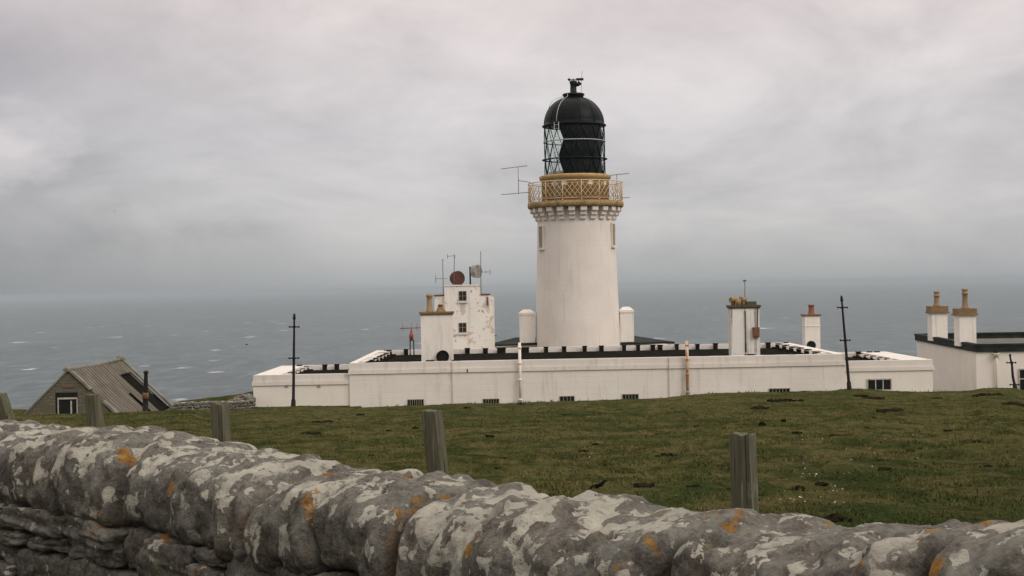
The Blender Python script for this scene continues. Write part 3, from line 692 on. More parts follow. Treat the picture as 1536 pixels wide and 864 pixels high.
b = MB(); p_ = R(-74); b.tube([polar((rd*math.cos(a)**.92)+.02+.4*math.sin(2*(a-.55)), p_, zd+hd*math.sin(a)) for a in [.62+(1.5-.62)*q/8 for q in range(9)]], .02, 5); b.build('dome_rail', M['ring'], lh)
# slit windows
for sn, py0, py1, lab in ((-52.3/58.5, 340, 371.5, None), (53.2/58.5, 338, 370, None)):
    ph = math.asin(sn); rw = 60.0*PX; Mx = Matrix.Translation((ax, LY, 0)) @ Matrix.Rotation(ph, 4, 'Z')
    b = MB(); b.box(-.37, -.27, -rw-.02, -rw+.3, Z(py1), Z(py0)+.08, Mx); b.box(.27, .37, -rw-.02, -rw+.3, Z(py1), Z(py0)+.08, Mx); b.box(-.27, .27, -rw-.02, -rw+.3, Z(py0)+.002, Z(py0)+.1, Mx)
    w = b.build('window', M['tower'], lh)
    b = MB(); b.box(-.268, .268, -rw+.01, -rw+.2, Z(py1)+.002, Z(py0), Mx); b.build('shutter', M['shutter'], w)
    b = MB(); b.box(-.42, .42, -rw-.10, -rw+.3, Z(py1)-.16, Z(py1)-.003, Mx); b.build('sill', M['tower'], w)

# aerials on the gallery
def yagi(name, label, booms, mast, arm, Y, m, el=.13, r=.022):
    p0 = at(*mast[0], Y); o = thing(name, label, 'aerial', tuple(p0), 'aerials fixed to the lighthouse gallery')
    b = MB(); b.tube([at(*q, Y) for q in mast], r, 6)
    b.build('mast', m, o)
    if arm: b = MB(); b.tube([at(*q, Y) for q in arm], r*1.1, 6); b.build('arm', m, o)
    for (a, c, n) in booms:
        b = MB(); A, B = at(*a, Y), at(*c, Y); b.tube([A, B], r, 6)
        for k in range(n):
            q = A+(B-A)*(k+.5)/n; e = el*(1.5-.7*(1-k/n))
            b.tube([q+Vector((0, -e, -e*.35)), q+Vector((0, e, e*.35))], .012, 4)
        b.build('boom', m, o)
    return o
M['aerial'] = paint('brown_grey_aerial', (.19, .15, .11), (.13, .10, .075), .6, 6.)
yagi('yagi_aerial', 'pair of stacked rod aerials reaching left from the gallery rail', [((751, 253.5), (791, 248.5), 12), ((752, 292), (793, 288.5), 12)], [(777, 250), (778, 291)], [(778, 271), (790, 272.5), (799, 275), (797, 284)], LY-1.2, M['aerial'])
yagi('yagi_aerial', 'pair of grey rod aerials reaching right from the gallery rail', [((911, 263.5), (944, 260), 10), ((926, 297.5), (944.5, 296), 6)], [(925, 261.5), (926, 298)], None, LY-.6, M['aerial'])

# ------------------------------------------------------------------ long low building
XL, XR, YF, YB, ZP = -9.70, 19.55, 84.0, 101.0, -4.34
bd = thing('long_building', 'long low white flat roofed building with parapets and black roof, below the lighthouse', 'building', (5, 84, -7.5))
ZR = ZP-.34; ZB = -9.0; ZC0, ZC1 = ZP-.66, ZP-.42       # cornice band
segs = [(XL, -3.62, .00), (-3.62, 9.17, -.09), (9.17, XR, -.18)]
mb = MB(); cor = MB(); par = MB()
for (a, b, dy) in segs:
    mb.box(a, b, YF+dy, YF+1.0, ZB, ZC0)
    cor.box(a-(.06 if dy == 0 else 0), b+(.06 if b == XR else 0), YF+dy-.07, YF+1.0, ZC0+.003, ZC1); cor.box(a, b, YF+dy-.03, YF+1, ZC1+.003, ZC1+.05)
    par.box(a, b, YF+dy, YF+.38, ZC1+.053, ZP)
mb.box(XL+.002, XL+1, YF+1.002, YB, ZB, ZC0); mb.box(XR-1, XR-.002, YF+1.002, YB, ZB, ZC0); mb.box(XL+1.002, XR-1.002, YB-1, YB-.002, ZB, ZC0)
mb.build('wall', M['wall'], bd); cor.build('cornice', M['parapet'], bd)
par.build('parapet', M['parapet'], bd)
sp_ = MB(); sp_.box(XL, XL+.42, YF+.384, YB, ZR-.25, ZP); sp_.build('parapet', M['parapet'], bd)
sp_ = MB(); sp_.box(XR-.5, XR, YF+.384, YB, ZR-.25, ZP); sp_.build('parapet', M['parapet'], bd)
sp_ = MB(); sp_.box(XL+.424, XR-.504, YB-.45, YB, ZR-.25, ZP); sp_.build('parapet', M['parapet'], bd)
mb = MB(); mb.box(XL+.422, XR-.502, YF+.382, YB-.452, ZR-.2, ZR); mb.build('roof', M['roofdark'], bd)
# buttresses on the inner side of the parapets: whitewashed with a black tarred end and top
M['moss'] = paint('mossy_tar', (.010, .009, .007), (.026, .022, .015), 1., 3., bump=.8, spec=.0)
def buttress(x0, x1, y0, y1, face, parent=bd, z0=None, z1=None):
    z0 = ZR+.004 if z0 is None else z0; z1 = ZP+.012 if z1 is None else z1; j = random.uniform(-.03, .05)
    b = MB(); b.box(x0, x1, y0, y1, z0, z1-.05+j); o = b.build('buttress', M['parapet'], parent)
    t_ = MB(); e = .025
    if face == 'front':
        t_.box(x0-.02, x1+.02, y0-e-.03, y0-.003, z0, z1+j*.6-.02); t_.box(x0-.05, x1+.05, y0-e-.05, y0+.10, z1+j*.6-.017, z1+j*.6+.05)
    elif face == 'right': t_.box(x1+.003, x1+e, y0+.02, y1-.02, z0, z1-.1+j); t_.box(x1-.24, x1+e, y0+.25, y1+.05, z1-.05+j+.003, z1-.01+j); t_.box(x1-.1, x1+.3, y0-.03, y1+.03, z0-.002, z0+.1)
    else: t_.box(x0-e, x0-.003, y0+.02, y1-.02, z0, z1-.1+j); t_.box(x0-e, x0+.24, y0+.25, y1+.05, z1-.05+j+.003, z1-.01+j); t_.box(x0-.3, x0+.1, y0-.03, y1+.03, z0-.002, z0+.1)
    t_.build('tarred_end', M['moss'], o)
for px_ in (580, 609, 701, 728, 752, 787, 819, 846, 877, 902, 936, 957, 979, 990, 1015, 1046, 1073, 1152, 1179):
    x = at(px_, 521, YB-.8).x; hw = .13+random.uniform(-.02, .03)
    if px_ in (752, 787): hw += .16
    buttress(x-hw, x+hw, YB-.85, YB-.454, 'front')
for k in range(6):
    y = YF+2.2+k*2.45
    buttress(XL+.424, XL+1.15, y, y+1.5, 'right'); buttress(XR-1.1, XR-.504, y, y+1.5, 'left')
for px_ in (557, 609, 645, 685, 1054, 1125, 1155, 1187):     # black tar caps of the front buttresses just showing over the parapet
    x = at(px_, 545, YF+.5).x; hw = .30+random.uniform(-.05, .12); b = MB()
    b.lump((x, YF+.42, ZP-.01), hw*2, .34, .16, px_, 6, .3, p=2.5)
    b.build('tar_cap', M['moss'], bd)
# pipes and vents
def pipe(px_, pyt, pyb, r, m, dy):
    y = YF+dy-.07-r*1.0-.04; a, c = at(px_, pyt, y), at(px_, pyb, y); a.x = c.x = (a.x+c.x)/2
    b = MB(); b.tube([a, c], r, 10)
    for f in (.08, .34, .62, .95): q = a+(c-a)*f; b.tube([q-Vector((0, 0, .05)), q+Vector((0, 0, .05))], r*1.45, 10)
    return b.build('drainpipe', m, bd)
pipe(780, 514, 604, .085, M['pipewhite'], -.09); rp = pipe(1031, 511, 592, .09, M['piperust'], -.18)
def win(parent, x0, x1, z0, z1, yf, nx, nz=1, fr='frame', t=.05, dep=.12, sill=True, bars=None):
    b = MB(); b.box(x0, x1, yf-.012, yf+.02, z0, z1); w = b.build('window', M['pane'], parent)
    f = MB(); y0, y1 = yf-.05, yf-.014
    f.box(x0-t, x0, y0, y1, z0-t, z1+t); f.box(x1, x1+t, y0, y1, z0-t, z1+t); f.box(x0+.001, x1-.001, y0, y1, z1, z1+t); f.box(x0+.001, x1-.001, y0, y1, z0-t, z0)
    for k in range(1, nx): x = x0+(x1-x0)*k/nx; f.box(x-t*.45, x+t*.45, y0+.004, y1, z0, z1)
    for k in range(1, nz): z = z0+(z1-z0)*k/nz; f.box(x0, x1, y0+.008, y1, z-t*.4, z+t*.4)
    f.build('frame', M[fr], w)
    if sill: s_ = MB(); s_.box(x0-.14, x1+.14, yf-.12, yf-.052, z0-t-.13, z0-t-.004); s_.build('sill', M['parapet'], w)
    return w
for px0, px1, py, nx, yy in ((612, 635, 600, 7, YF), (725, 748, 599, 6, YF-.09), (840, 861, 595, 4, YF-.09), (934, 957, 592, 5, YF-.09), (1154, 1184, 583.5, 6, YF-.18)):
    a, c = at(px0, py, yy-.01), at(px1, py, yy-.01); win(bd, a.x, c.x, a.z-.55, a.z, yy, nx, 1, 'shutter', .035, sill=False)
for px_ in (705,): 
    a = at(px_-5, 556, YF-.2); b = MB(); b.box(a.x, a.x+.08, YF-.18, YF-.163, a.z-.1, a.z+.1); b.build('vent', M['rust'], bd)
# wings
def wing(x0, x1, zp, side, yb, yf):
    z_c0, z_c1, zr = zp-.62, zp-.40, zp-.33
    b = MB(); b.box(x0, x1, yf, yb, ZB, z_c0); w = b.build('wing', M['wing'], bd)
    ex0, ex1 = (.12, 0) if side < 0 else (0, .12)
    b = MB(); b.box(x0-ex0*.6, x1+ex1*.6, yf-.07, yb, z_c0+.003, z_c1); b.box(x0-ex0*.3, x1+ex1*.3, yf-.03, yb, z_c1+.003, z_c1+.05); b.build('cornice', M['parapet'], w)
    wl, wr = (1.55, .02) if side < 0 else (.02, 1.75)
    b = MB(); b.box(x0, x1, yf, yf+.4, z_c1+.053, zp); b.box(x0, x1, yb-.4, yb, z_c1+.053, zp)
    xa, xb = (x0, x0+wl) if side < 0 else (x1-wr, x1)
    b.box(xa, xb, yf+.403, yb-.403, z_c1+.053, zp-.01); b.build('parapet', M['parapet'], w)
    xa, xb = (x0+wl+.003, x1) if side < 0 else (x0, x1-wr-.003)
    b = MB(); b.box(xa, xb, yf+.403, yb-.403, z_c1+.053, z_c1+.09); b.build('roof', M['roofdark'], w)
    return w, z_c1+.09
wl_, zrl = wing(-15.42, XL-.003, -4.96, -1, 94.5, YF+.14)
wr_, zrr = wing(XR+.003, 24.76, -4.775, 1, 94.5, YF-.03)
for px_ in (450, 488, 506):
    x = at(px_, 549, 94).x; buttress(x-.13, x+.13, 93.75, 94.095, 'front', bd, zrl+.004, -4.95)
for px_ in (1286, 1303, 1314):
    x = at(px_, 530, 94).x; buttress(x-.13, x+.13, 93.75, 94.095, 'front', bd, zrr+.004, -4.765)
for k in range(5):
    y = YF+2+k*1.7; buttress(-15.42+1.556, -15.42+1.95, y, y+.6, 'right', bd, zrl+.004, -4.98); buttress(24.76-2.15, 24.76-1.756, y, y+.6, 'left', bd, zrr+.004, -4.795)
for px_ in (429.5, 478):
    a = at(px_, 578.5, YF+.12); b = MB(); b.box(a.x-.09, a.x+.09, YF+.10, YF+.137, a.z-.1, a.z+.1); b.build('vent', M['shutter'], bd)
a, c = at(1302, 570, YF-.05), at(1336, 583.5, YF-.05); win(bd, a.x, c.x, c.z-.02, a.z, YF-.03, 3, 1, 'frame', .07)

def chimney(parent, x0, x1, y0, y1, z0, zt, m, capm, capz, over=.12, neck=True):
    b = MB(); b.box(x0, x1, y0, y1, z0, zt); c = b.build('chimney', m, parent)
    b = MB(); b.box(x0-over*.5, x1+over*.5, y0-over*.5, y1+over*.5, zt+.002, zt+capz*.4); b.box(x0-over, x1+over, y0-over, y1+over, zt+capz*.4+.002, zt+capz); b.build('cap', M[capm], c)
    return c
def pot(parent, x, y, z0, z1, r, m, top='roll'):
    b = MB(); h = z1-z0
    b.lathe([(r*1.25, z0), (r*1.25, z0+h*.08), (r*1.05, z0+h*.12), (r*.95, z0+h*.75), (r*1.0, z0+h*.82), (r*1.2, z0+h*.84), (r*1.2, z0+h*.93), (r*1.0, z1), (r*.8, z1), (r*.75, z1-.25)], 20, (x, y), cap=False)
    return b.build('pot', M[m], parent)
# chimney with two pots and a round drum at its foot
Yc = 87.0; a, c = at(631, 473, Yc), at(678, 473, Yc)
ch = chimney(bd, a.x, c.x, Yc, Yc+1.0, ZR, a.z, M['chim'], 'capstone', .2, .1)
q = at(644.5, 470, Yc+.5); pot(ch, q.x, Yc+.5, a.z+.2, at(644.5, 441, Yc+.5).z, .17, 'terracotta')
q = at(661, 470, Yc+.5); b = MB(); b.taper(q.x-.32, q.x+.32, Yc+.2, Yc+.8, a.z+.203, a.z+.5, .45); b.lathe([(.16, a.z+.5), (.13, a.z+.62), (.15, a.z+.64)], 12, (q.x, Yc+.5)); b.build('pot', M['capstone'], ch)
q = at(664, 535, Yc-.2); b = MB(); b.tube([(q.x, Yc-.32, q.z), (q.x, Yc-.003, q.z)], .385, 28); b.build('round_hatch', M['roofdark'], ch)
b = MB(); b.tube([(q.x+.35*math.cos(t_), Yc-.33, q.z+.35*math.sin(t_)) for t_ in [2*math.pi*k/24 for k in range(25)]], .03, 6); b.build('rim', M['moss'], ch)
# wide sooty chimney with rusty box and cowls
Yc = 87.6; a, c = at(1096, 463, Yc), at(1139, 463, Yc)
ch = chimney(bd, a.x, c.x, Yc, Yc+1.1, ZR, a.z, M['streak'], 'capdark', .2, .1)
def cowl(px_, py, r, L, dirx, m):
    q = at(px_, py, Yc+.4); b = MB(); b.tube([q-Vector((L/2, .12, 0)), q-Vector((L/2*.5, .06, 0)), q+Vector((L/2*.5, .06, 0)), q+Vector((L/2, .12, 0))], [r*.8, r, r, r*.85], 14)
    b.tube([q, (q.x, q.y, a.z+.19)], r*.7, 10); b.build('pot', M[m], ch)
M['buff'] = paint('yellow_buff_pot', (.30, .20, .08), (.20, .13, .05), .85, 5.)
cowl(1099.5, 450, .20, .34, 0, 'buff'); cowl(1114, 449, .20, .34, 0, 'terracotta')
q = at(1107, 453, Yc+.2); b = MB(); b.tube([q-Vector((0, .1, .22)), q+Vector((0, 0, .18))], [.16, .19], 12); b.build('pot', M['buff'], ch)
q = at(1126, 456, Yc+.5); b = MB(); b.box(q.x-.28, q.x+.32, Yc+.25, Yc+.8, a.z+.203, a.z+.42); b.build('vent_slab', M['capdark'], ch)
b = MB(); q0, q1 = at(1117.5, 460, Yc+.35), at(1117, 421, Yc+.35); b.tube([q0, q1], .025, 6); b.cbox(q1, .2, .12, .10); b.build('mast', M['steel'], ch)
b = MB(); q0, q1 = at(1136.5, 457, Yc-.06), at(1136, 491, Yc-.06); b.tube([q0, q1], .03, 6); b.build('pipe', M['iron'], ch)
b = MB(); q0, q1 = at(1129, 491, Yc-.05), at(1139, 505.5, Yc-.05); b.box(q0.x, q1.x, Yc-.2, Yc-.003, q1.z, q0.z); b.box(q0.x+.04, q1.x-.04, Yc-.215, Yc-.203, q1.z+.05, q0.z-.05); b.build('junction_box', M['rust'], ch)
M['soot'] = paint('dark_iron_pipe', (.05, .045, .038), (.12, .11, .09), .8, 5.)
b = MB(); q0, q1 = at(1118, 466, Yc-.04), at(1119, 528, Yc-.04); b.tube([q0, q1], .035, 6); b.build('pipe', M['soot'], ch)
# small red-potted chimney behind the right end of the parapet
Yc = 103.2; a, c = at(1206.5, 474.5, Yc), at(1229, 474.5, Yc)
so = thing('outbuilding', 'small white outbuilding with one red chimney pot behind the right end of the parapet', 'outbuilding', (a.x+.5, Yc, -8))
b = MB(); b.box(a.x-.05, c.x+.05, Yc+.95, Yc+3, -9, -4.9); b.build('wall', M['chim'], so)
ch = chimney(so, a.x, c.x, Yc-.2, Yc+.9, -6, a.z, M['chim'], 'capstone', .14, .09)
b = MB(); b.box(a.x-.03, c.x+.03, Yc-.23, Yc+.93, at(1217, 489, Yc).z-.03, at(1217, 489, Yc).z+.03); b.build('band', M['chim'], ch)
q = at(1217, 470, Yc+.35); pot(ch, q.x, Yc+.35, a.z+.14, at(1217, 457, Yc).z, .20, 'redpot')
q = at(1218, 518, Yc-.22); b = MB(); b.tube([(q.x-.05, Yc-.24, q.z), (q.x-.05, Yc-.203, q.z)], .33, 20); b.build('round_hatch', M['roofdark'], ch)

# ------------------------------------------------------------------ white piers with black lean-to roofs at the tower's foot
def pier_block(label, px0, px1, pyt, roofpts, wx0, wx1, Y, side):
    a, c = at(px0, pyt, Y), at(px1, pyt, Y)
    o = thing('pier_block', label, 'outbuilding', ((a.x+c.x)/2, Y, -8), 'white piers either side of the tower foot')
    w = (c.x-a.x); b = MB(); b.box(a.x+.04, c.x-.04, Y, Y+1.0, -6.5, a.z-.30); b.box(a.x, c.x, Y-.05, Y+1.05, a.z-.297, a.z-.12); b.taper(a.x+.02, c.x-.02, Y-.03, Y+1.03, a.z-.117, a.z+.12, .45)
    p = b.build('pier', M['chim'], o)
    f0, f1, r1_, r0_ = roofpts                          # eave left, eave right, ridge right, ridge left
    P = [at(*f0, Y-.3), at(*f1, Y-.3), at(*r1_, Y+2.2), at(*r0_, Y+2.2)]; dn = Vector((0, 0, -.14))
    b = MB(); b.add(P+[q+dn for q in P], [(0, 1, 2, 3), (7, 6, 5, 4), (0, 4, 5, 1), (1, 5, 6, 2), (2, 6, 7, 3), (3, 7, 4, 0)]); b.build('roof', M['fascia'], o)
    xa, xb = at(wx0, 515, Y).x, at(wx1, 515, Y).x
    b = MB(); b.box(xa, xb, Y+.12, Y+2.4, -9, min(q.z for q in P)-.2); b.build('wall', M['chim'], o)
    return o
o = pier_block('white square pier with pyramid cap and black lean-to roof left of the tower', 778, 803, 467, [(728, 517.5), (807, 514.5), (807, 506.5), (774, 506)], 738, 806, 105.6, -1)
b = MB(); b.tube([at(734, 516, 105.2), at(734, 504, 105.2), at(745, 503.5, 105.2)], .03, 6); b.build('handrail', M['iron'], o)
pier_block('white square pier with pyramid cap and black lean-to roof right of the tower', 929, 951, 463, [(929, 514.5), (1012, 512.5), (950, 503.5), (929, 504)], 936, 1002, 105.6, 1)

# ------------------------------------------------------------------ stepped white tower block with aerials on top
Yt = 103.6
st = thing('stepped_block', 'narrow stepped white block with flaking paint and two small windows, drums on its roof', 'building', (at(697, 520, Yt).x, Yt, -8))
def T(px_, py): return at(px_, py, Yt)
xs = [T(652, 480).x, T(667.5, 480).x, T(720, 480).x, T(741, 480).x]; zm, zl, zr_ = T(693, 429).z, T(660, 444).z, T(730, 442.5).z
b = MB(); b.box(xs[1], xs[2], Yt, Yt+3.6, -9, zm); b.box(xs[0], xs[1]-.003, Yt+.25, Yt+3.4, -9, zl); b.box(xs[2]+.003, xs[3]-.3, Yt+.06, Yt+3.4, -9, zr_); b.box(xs[3]-.297, xs[3], Yt+.3, Yt+3.3, -9, zr_-.15)
b.build('wall', M['peel'], st)
for (x0, x1, z, dy) in ((xs[1]-.06, xs[2]+.06, zm, -.05),): b = MB(); b.box(x0, x1, Yt+dy, Yt+3.65, z+.003, z+.10); b.build('coping', M['peel'], st)
for (x0, x1, z, dy) in ((xs[0]-.05, xs[1]-.07, zl, .2), (xs[2]+.07, xs[3]-.28, zr_, .0)): b = MB(); b.box(x0, x1, Yt+dy, Yt+3.45, z+.003, z+.09); b.build('coping', M['rust'], st)
for py in (437.5, 485):
    a, c = T(688.5, py), T(699.5, py+13); win(st, a.x+.02, c.x-.02, c.z, a.z, Yt, 2, 2, 'shutter', .045)
b = MB(); b.tube([T(731, 445), T(732, 458)], .05, 6); b.build('drainpipe', M['rust'], st)
for i_, v in enumerate(st.children): pass
def mast(name, label, pts, cross, r=.028):
    p0 = at(*pts[0], Yt+.8); o = thing(name, label, 'aerial', tuple(p0), 'aerials on the stepped white block')
    b = MB(); b.tube([at(*q, Yt+.8) for q in pts], r, 6); b.build('mast', M['steel'], o)
    for seg in cross: b = MB(); b.tube([at(*q, Yt+.8) for q in seg], .02, 5); b.build('element', M['steel'], o)
mast('mast_aerial', 'thin aerial mast with a cross arm on the left step of the block', [(665, 444), (664, 389)], [[(653, 418), (671, 418)], [(653.5, 411), (653.5, 424)], [(663, 391), (665.5, 388)]])
mast('mast_aerial', 'thin aerial mast with short top arm behind the red brown drum', [(681, 429), (681.5, 383)], [[(671, 384.5), (682.5, 383.5)], [(671, 381), (671.3, 388)], [(682, 381), (682.2, 387)]])
mast('mast_aerial', 'tall thin whip mast with side aerial right of the pale drum', [(721.5, 442), (721, 377)], [[(721, 408), (736, 408)], [(735, 404), (735, 412.5)], [(729, 406), (729, 410)]])
def drum(label, px_, py, rpx, m, yaw, pitch, post):
    c = at(px_, py, Yt+1.2); o = thing('drum_aerial', label, 'aerial', tuple(at(px_, 429, Yt+1.2)), 'drum aerials on the stepped white block')
    d = Matrix.Rotation(yaw, 3, 'Z') @ Matrix.Rotation(pitch, 3, 'X') @ Vector((0, -1, 0)); r = rpx*Yt/F
    b = MB(); b.tube([c+d*.30, c+d*.27, c-d*.12, c-d*.22, c-d*.32], [r*.97, r, r, r*.75, r*.2], 28); b.build('drum', M[m], o)
    b = MB(); b.tube([c+d*.275, c+d*.235], r*1.05, 28); b.build('rim', M[m], o)
    b = MB(); z0 = zm+.1
    pp = Vector((at(post, 429, Yt+1.2).x, Yt+1.3, z0)); b.tube([pp, (pp.x, pp.y, c.z+r*.75)], .06, 8); b.tube([(pp.x, pp.y, c.z), c-d*.2], .07, 8); b.build('bracket', M['iron'], o)
drum('red brown drum aerial on the left of the block roof', 685, 417.5, 10.6, 'reddrum', .45, 0, 686)
drum('pale grey weathered drum aerial turned right on the block roof', 713, 407, 9.6, 'greydrum', .95, 0, 705.5)
# red aerial on a small stand
Yo = 98.0; o = thing('red_aerial', 'red rod aerial on a small four legged stand at the roof edge', 'aerial', tuple(at(617, 523, Yo)))
b = MB(); b.tube([at(600, 492.5, Yo), at(631, 491.5, Yo)], .03, 6)
for px_ in (604, 617, 625): 
    q = at(px_, 492, Yo); b.tube([q-Vector((0, 0, .2)), q+Vector((0, 0, .32))], .014, 5)
b.build('boom', M['orange'], o)
b = MB(); b.tube([at(617, 492, Yo), at(617, 499, Yo)], .05, 8); b.tube([at(617, 498, Yo), at(617, 503, Yo), at(617, 511, Yo)], [.08, .15, .13], 10); b.build('rotator', M['orange'], o)
for dx in (-2, 3):
    for dy in (0, .35):
        q0, q1 = at(617+dx, 510, Yo), at(617+dx*1.2, 524, Yo); b = MB(); b.tube([q0+Vector((0, dy, 0)), (q1.x, q1.y+dy, ZR)], .03, 5); b.build('leg', M['iron'], o)

# ------------------------------------------------------------------ white house at the right
HY = 92.0; hx = at(1463, 516, HY); hz = hx.z; Mh = Matrix.Translation((hx.x, HY, 0)) @ Matrix.Rotation(R(-4.9), 4, 'Z')
ho = thing('white_house', 'white flat roofed house with black fascia and two ochre topped chimneys at right', 'house', (hx.x, HY, -7.5))
b = MB(); b.box(.05, 14, .05, 19.5, -9.5, hz-.505, Mh); hw_ = b.build('wall', M['house'], ho)
b = MB(); e = .22
for (x0, x1, y0, y1) in ((-.06, 14.1, -.06, e), (-.06, e, e+.003, 19.6), (14.1-e, 14.1, e+.003, 19.6), (e+.003, 14.1-e-.003, 19.6-e, 19.6)):
    b.box(x0, x1, y0, y1, hz-.52, hz-.14, Mh); b.box(x0-.05, x1+.05, y0-.05, y1+.0, hz-.137, hz, Mh)
b.build('fascia', M['fascia'], ho)
b = MB(); b.box(e+.003, 13.8, e+.003, 19.3, hz-.50, hz-.46, Mh); b.build('roof', M['flatgrey'], ho)
def hchim(px0, px1, pyt, pyc, pyp, Y, dx, rp):
    a, c = at(px0, pyt, Y), at(px1, pyt, Y); ch = MB().box(a.x, c.x, Y, Y+1.2, hz-.3, a.z).build('chimney', M['chim'], ho)
    ct = at(px0, pyc, Y).z; b = MB(); b.box(a.x-.06, c.x+.06, Y-.06, Y+1.26, a.z+.11, ct); b.box(a.x-.13, c.x+.13, Y-.13, Y+1.33, a.z+.002, a.z+.107); b.build('cap', M['capstone'], ch)
    x = (a.x+c.x)/2+dx; b = MB(); b.lathe([(rp*1.5, ct), (rp*1.3, ct+.12)], 16, (x, Y+.5)); zt_ = at((px0+px1)/2, pyp, Y+.5).z
    b.lathe([(rp*1.05, ct+.12), (rp*.95, ct+.5), (rp*.92, zt_-.38), (rp*1.15, zt_-.36), (rp*1.15, zt_-.26), (rp*.9, zt_-.25), (rp*.88, zt_-.14), (rp*1.08, zt_-.12), (rp*1.08, zt_), (rp*.8, zt_), (rp*.75, zt_-.3)], 20, (x, Y+.5), cap=False); b.build('pot', M['terracotta'], ch)
hchim(1398, 1421, 470, 459.5, 437, 104.5, -.05, .20); hchim(1439, 1464, 473.5, 463, 433, 95.5, .0, .19)
q = at(1493, 535, HY-.1); b = MB(); b.lathe([(.16, q.z+.0), (.2, q.z+.2), (.22, q.z+.24), (.12, q.z+.0)][:3], 12, (q.x, HY-.25)); b.tube([(q.x, HY-.25, q.z), (q.x+.05, HY-.2, q.z-.5), (q.x+.02, HY-.2, -9)], .075, 8); b.tube([(q.x-.2, HY-.15, q.z-.05), (q.x+.25, HY-.15, q.z-.03)], .04, 6)
b.build('drainpipe', M['pipewhite'], ho)
b = MB(); b.tube([(q.x, HY-.25, q.z+.2), (q.x, HY-.25, q.z+.36)], .13, 10); b.build('hopper', M['iron'], ho)
b = MB(); 
W4 = lambda x0, x1, y0, y1, z0, z1: b.box(x0, x1, y0, y1, z0, z1, Mh)
wx = at(1530, 560, HY-.3); lx = (Mh.inverted() @ Vector((wx.x, HY-.3, 0))).x
W4(lx, lx+1.2, .03, .049, wx.z-1.3, wx.z+.22); wn = b.build('window', M['pane'], ho)
b = MB(); W4(lx-.07, lx, -.02, .047, wx.z-1.4, wx.z+.3); W4(lx+1.2, lx+1.27, -.02, .047, wx.z-1.4, wx.z+.3); W4(lx+.001, lx+1.199, -.02, .028, wx.z+.22, wx.z+.3); W4(lx+.001, lx+1.199, -.025, .028, wx.z-.40, wx.z-.33); b.build('frame', M['frame'], wn)

# ------------------------------------------------------------------ iron poles
def pole(label, top, bot, Y, bars, r0, bent=False, rustband=None):
    a, c = at(*bot, Y), at(*top, Y); zb = min(ground_z(a.x, a.y), a.z)-.3
    o = thing('iron_pole', label, 'pole', (a.x, a.y, a.z), 'black iron poles around the lighthouse')
    d = (c-a); L = d.length; d.normalize(); b = MB(); q = lambda f: a+d*(L*f)
    mid = [q(f)+(Vector((random.gauss(0, .03), 0, 0)) if bent else Vector()) for f in (.12, .3, .5, .7, .9)]
    b.tube([a-d*.5, q(0), q(.07)], [r0*1.9, r0*1.8, r0*1.6], 12); b.tube([q(.07), q(.08)]+mid[1:]+[q(.93)], [r0*1.6, r0*1.15, r0*1.05, r0*.95, r0*.85, r0*.7, r0*.7], 12)
    sh = b.build('shaft', M['iron'], o)
    b = MB(); b.tube([q(.93), q(.945), q(.96), q(.985), q(1.0)], [r0*.6, r0*1.25, r0*.95, r0*.9, r0*.2], 10); b.build('finial', M['iron'], o)
    for f in bars:
        p = q(f); b = MB(); b.tube([p-d*.045, p+d*.045], r0*1.6, 12); b.tube([p-CR*r0*3.4, p+CR*r0*3.4], r0*.42, 6)
        for sg in (-1, 1): b.tube([p+CR*sg*r0*3.1, p+CR*sg*r0*3.9], r0*.75, 8)
        b.build('collar', M['iron'], o)
    if rustband:
        b = MB(); b.tube([q(rustband[0]), q(rustband[1])], r0*1.25, 12); b.build('band', M['rust'], o)
pole('upright black iron pole in front of the left wing of the long building', (441.5, 470), (440, 610), 82.3, (.855, .52), .078)
pole('leaning black iron pole in front of the right wing of the long building', (1262, 443), (1274, 583.5), 82.0, (.87, .52), .078)
pole('short crooked black iron pole in front of the right hand white house', (1515, 531), (1522.5, 581), 86, (.74, .08), .075, True)
pole('stubby black iron pole with a rusty band beside the shed roof', (219, 556), (218, 622), 60, (), .11, rustband=(.36, .5))

# ------------------------------------------------------------------ ruined shed
M['slate'] = None
def roof_mat():
    t = NT('weathered_corrugated_sheet'); P = t.co.outputs['Object']
    col = t.mix(t.ramp(t.noise(1.2, 6, .65, .3), [(.35, 0.), (.65, 1.)]), (.115, .095, .072), (.185, .162, .130))
    sp = t.new('ShaderNodeSeparateXYZ'); t.l(t.new('ShaderNodeNewGeometry').outputs['Position'], sp.inputs[0])
    gr_ = t.math('ADD', t.math('SINE', t.math('MULTIPLY', sp.outputs[1], 2*math.pi/.43)), t.math('MULTIPLY', t.noise(2., 4, .6), .8))
    col = t.mix(t.ramp(gr_, [(.0, .62), (.75, 0.)]), col, (.040, .032, .024))      # darker stripes along the troughs, in step with the corrugation
    col = t.mix(t.ramp(t.noise(1., 5, .7, 0, t.mapv((.8, 4.5, .8))), [(.45, 0.), (.7, .8)]), col, (.075, .06, .045))
    col = t.mix(t.ramp(t.noise(2.5, 5, .7, 0, t.mapv(loc=(4, 2, 8))), [(.60, 0.), (.68, .6)]), col, (.13, .13, .075))
    return t.out(col, .9, t.bump(t.noise(12, 5, .6), .5, .02), Specular_IOR_Level=.2)
M['sheet'] = roof_mat()
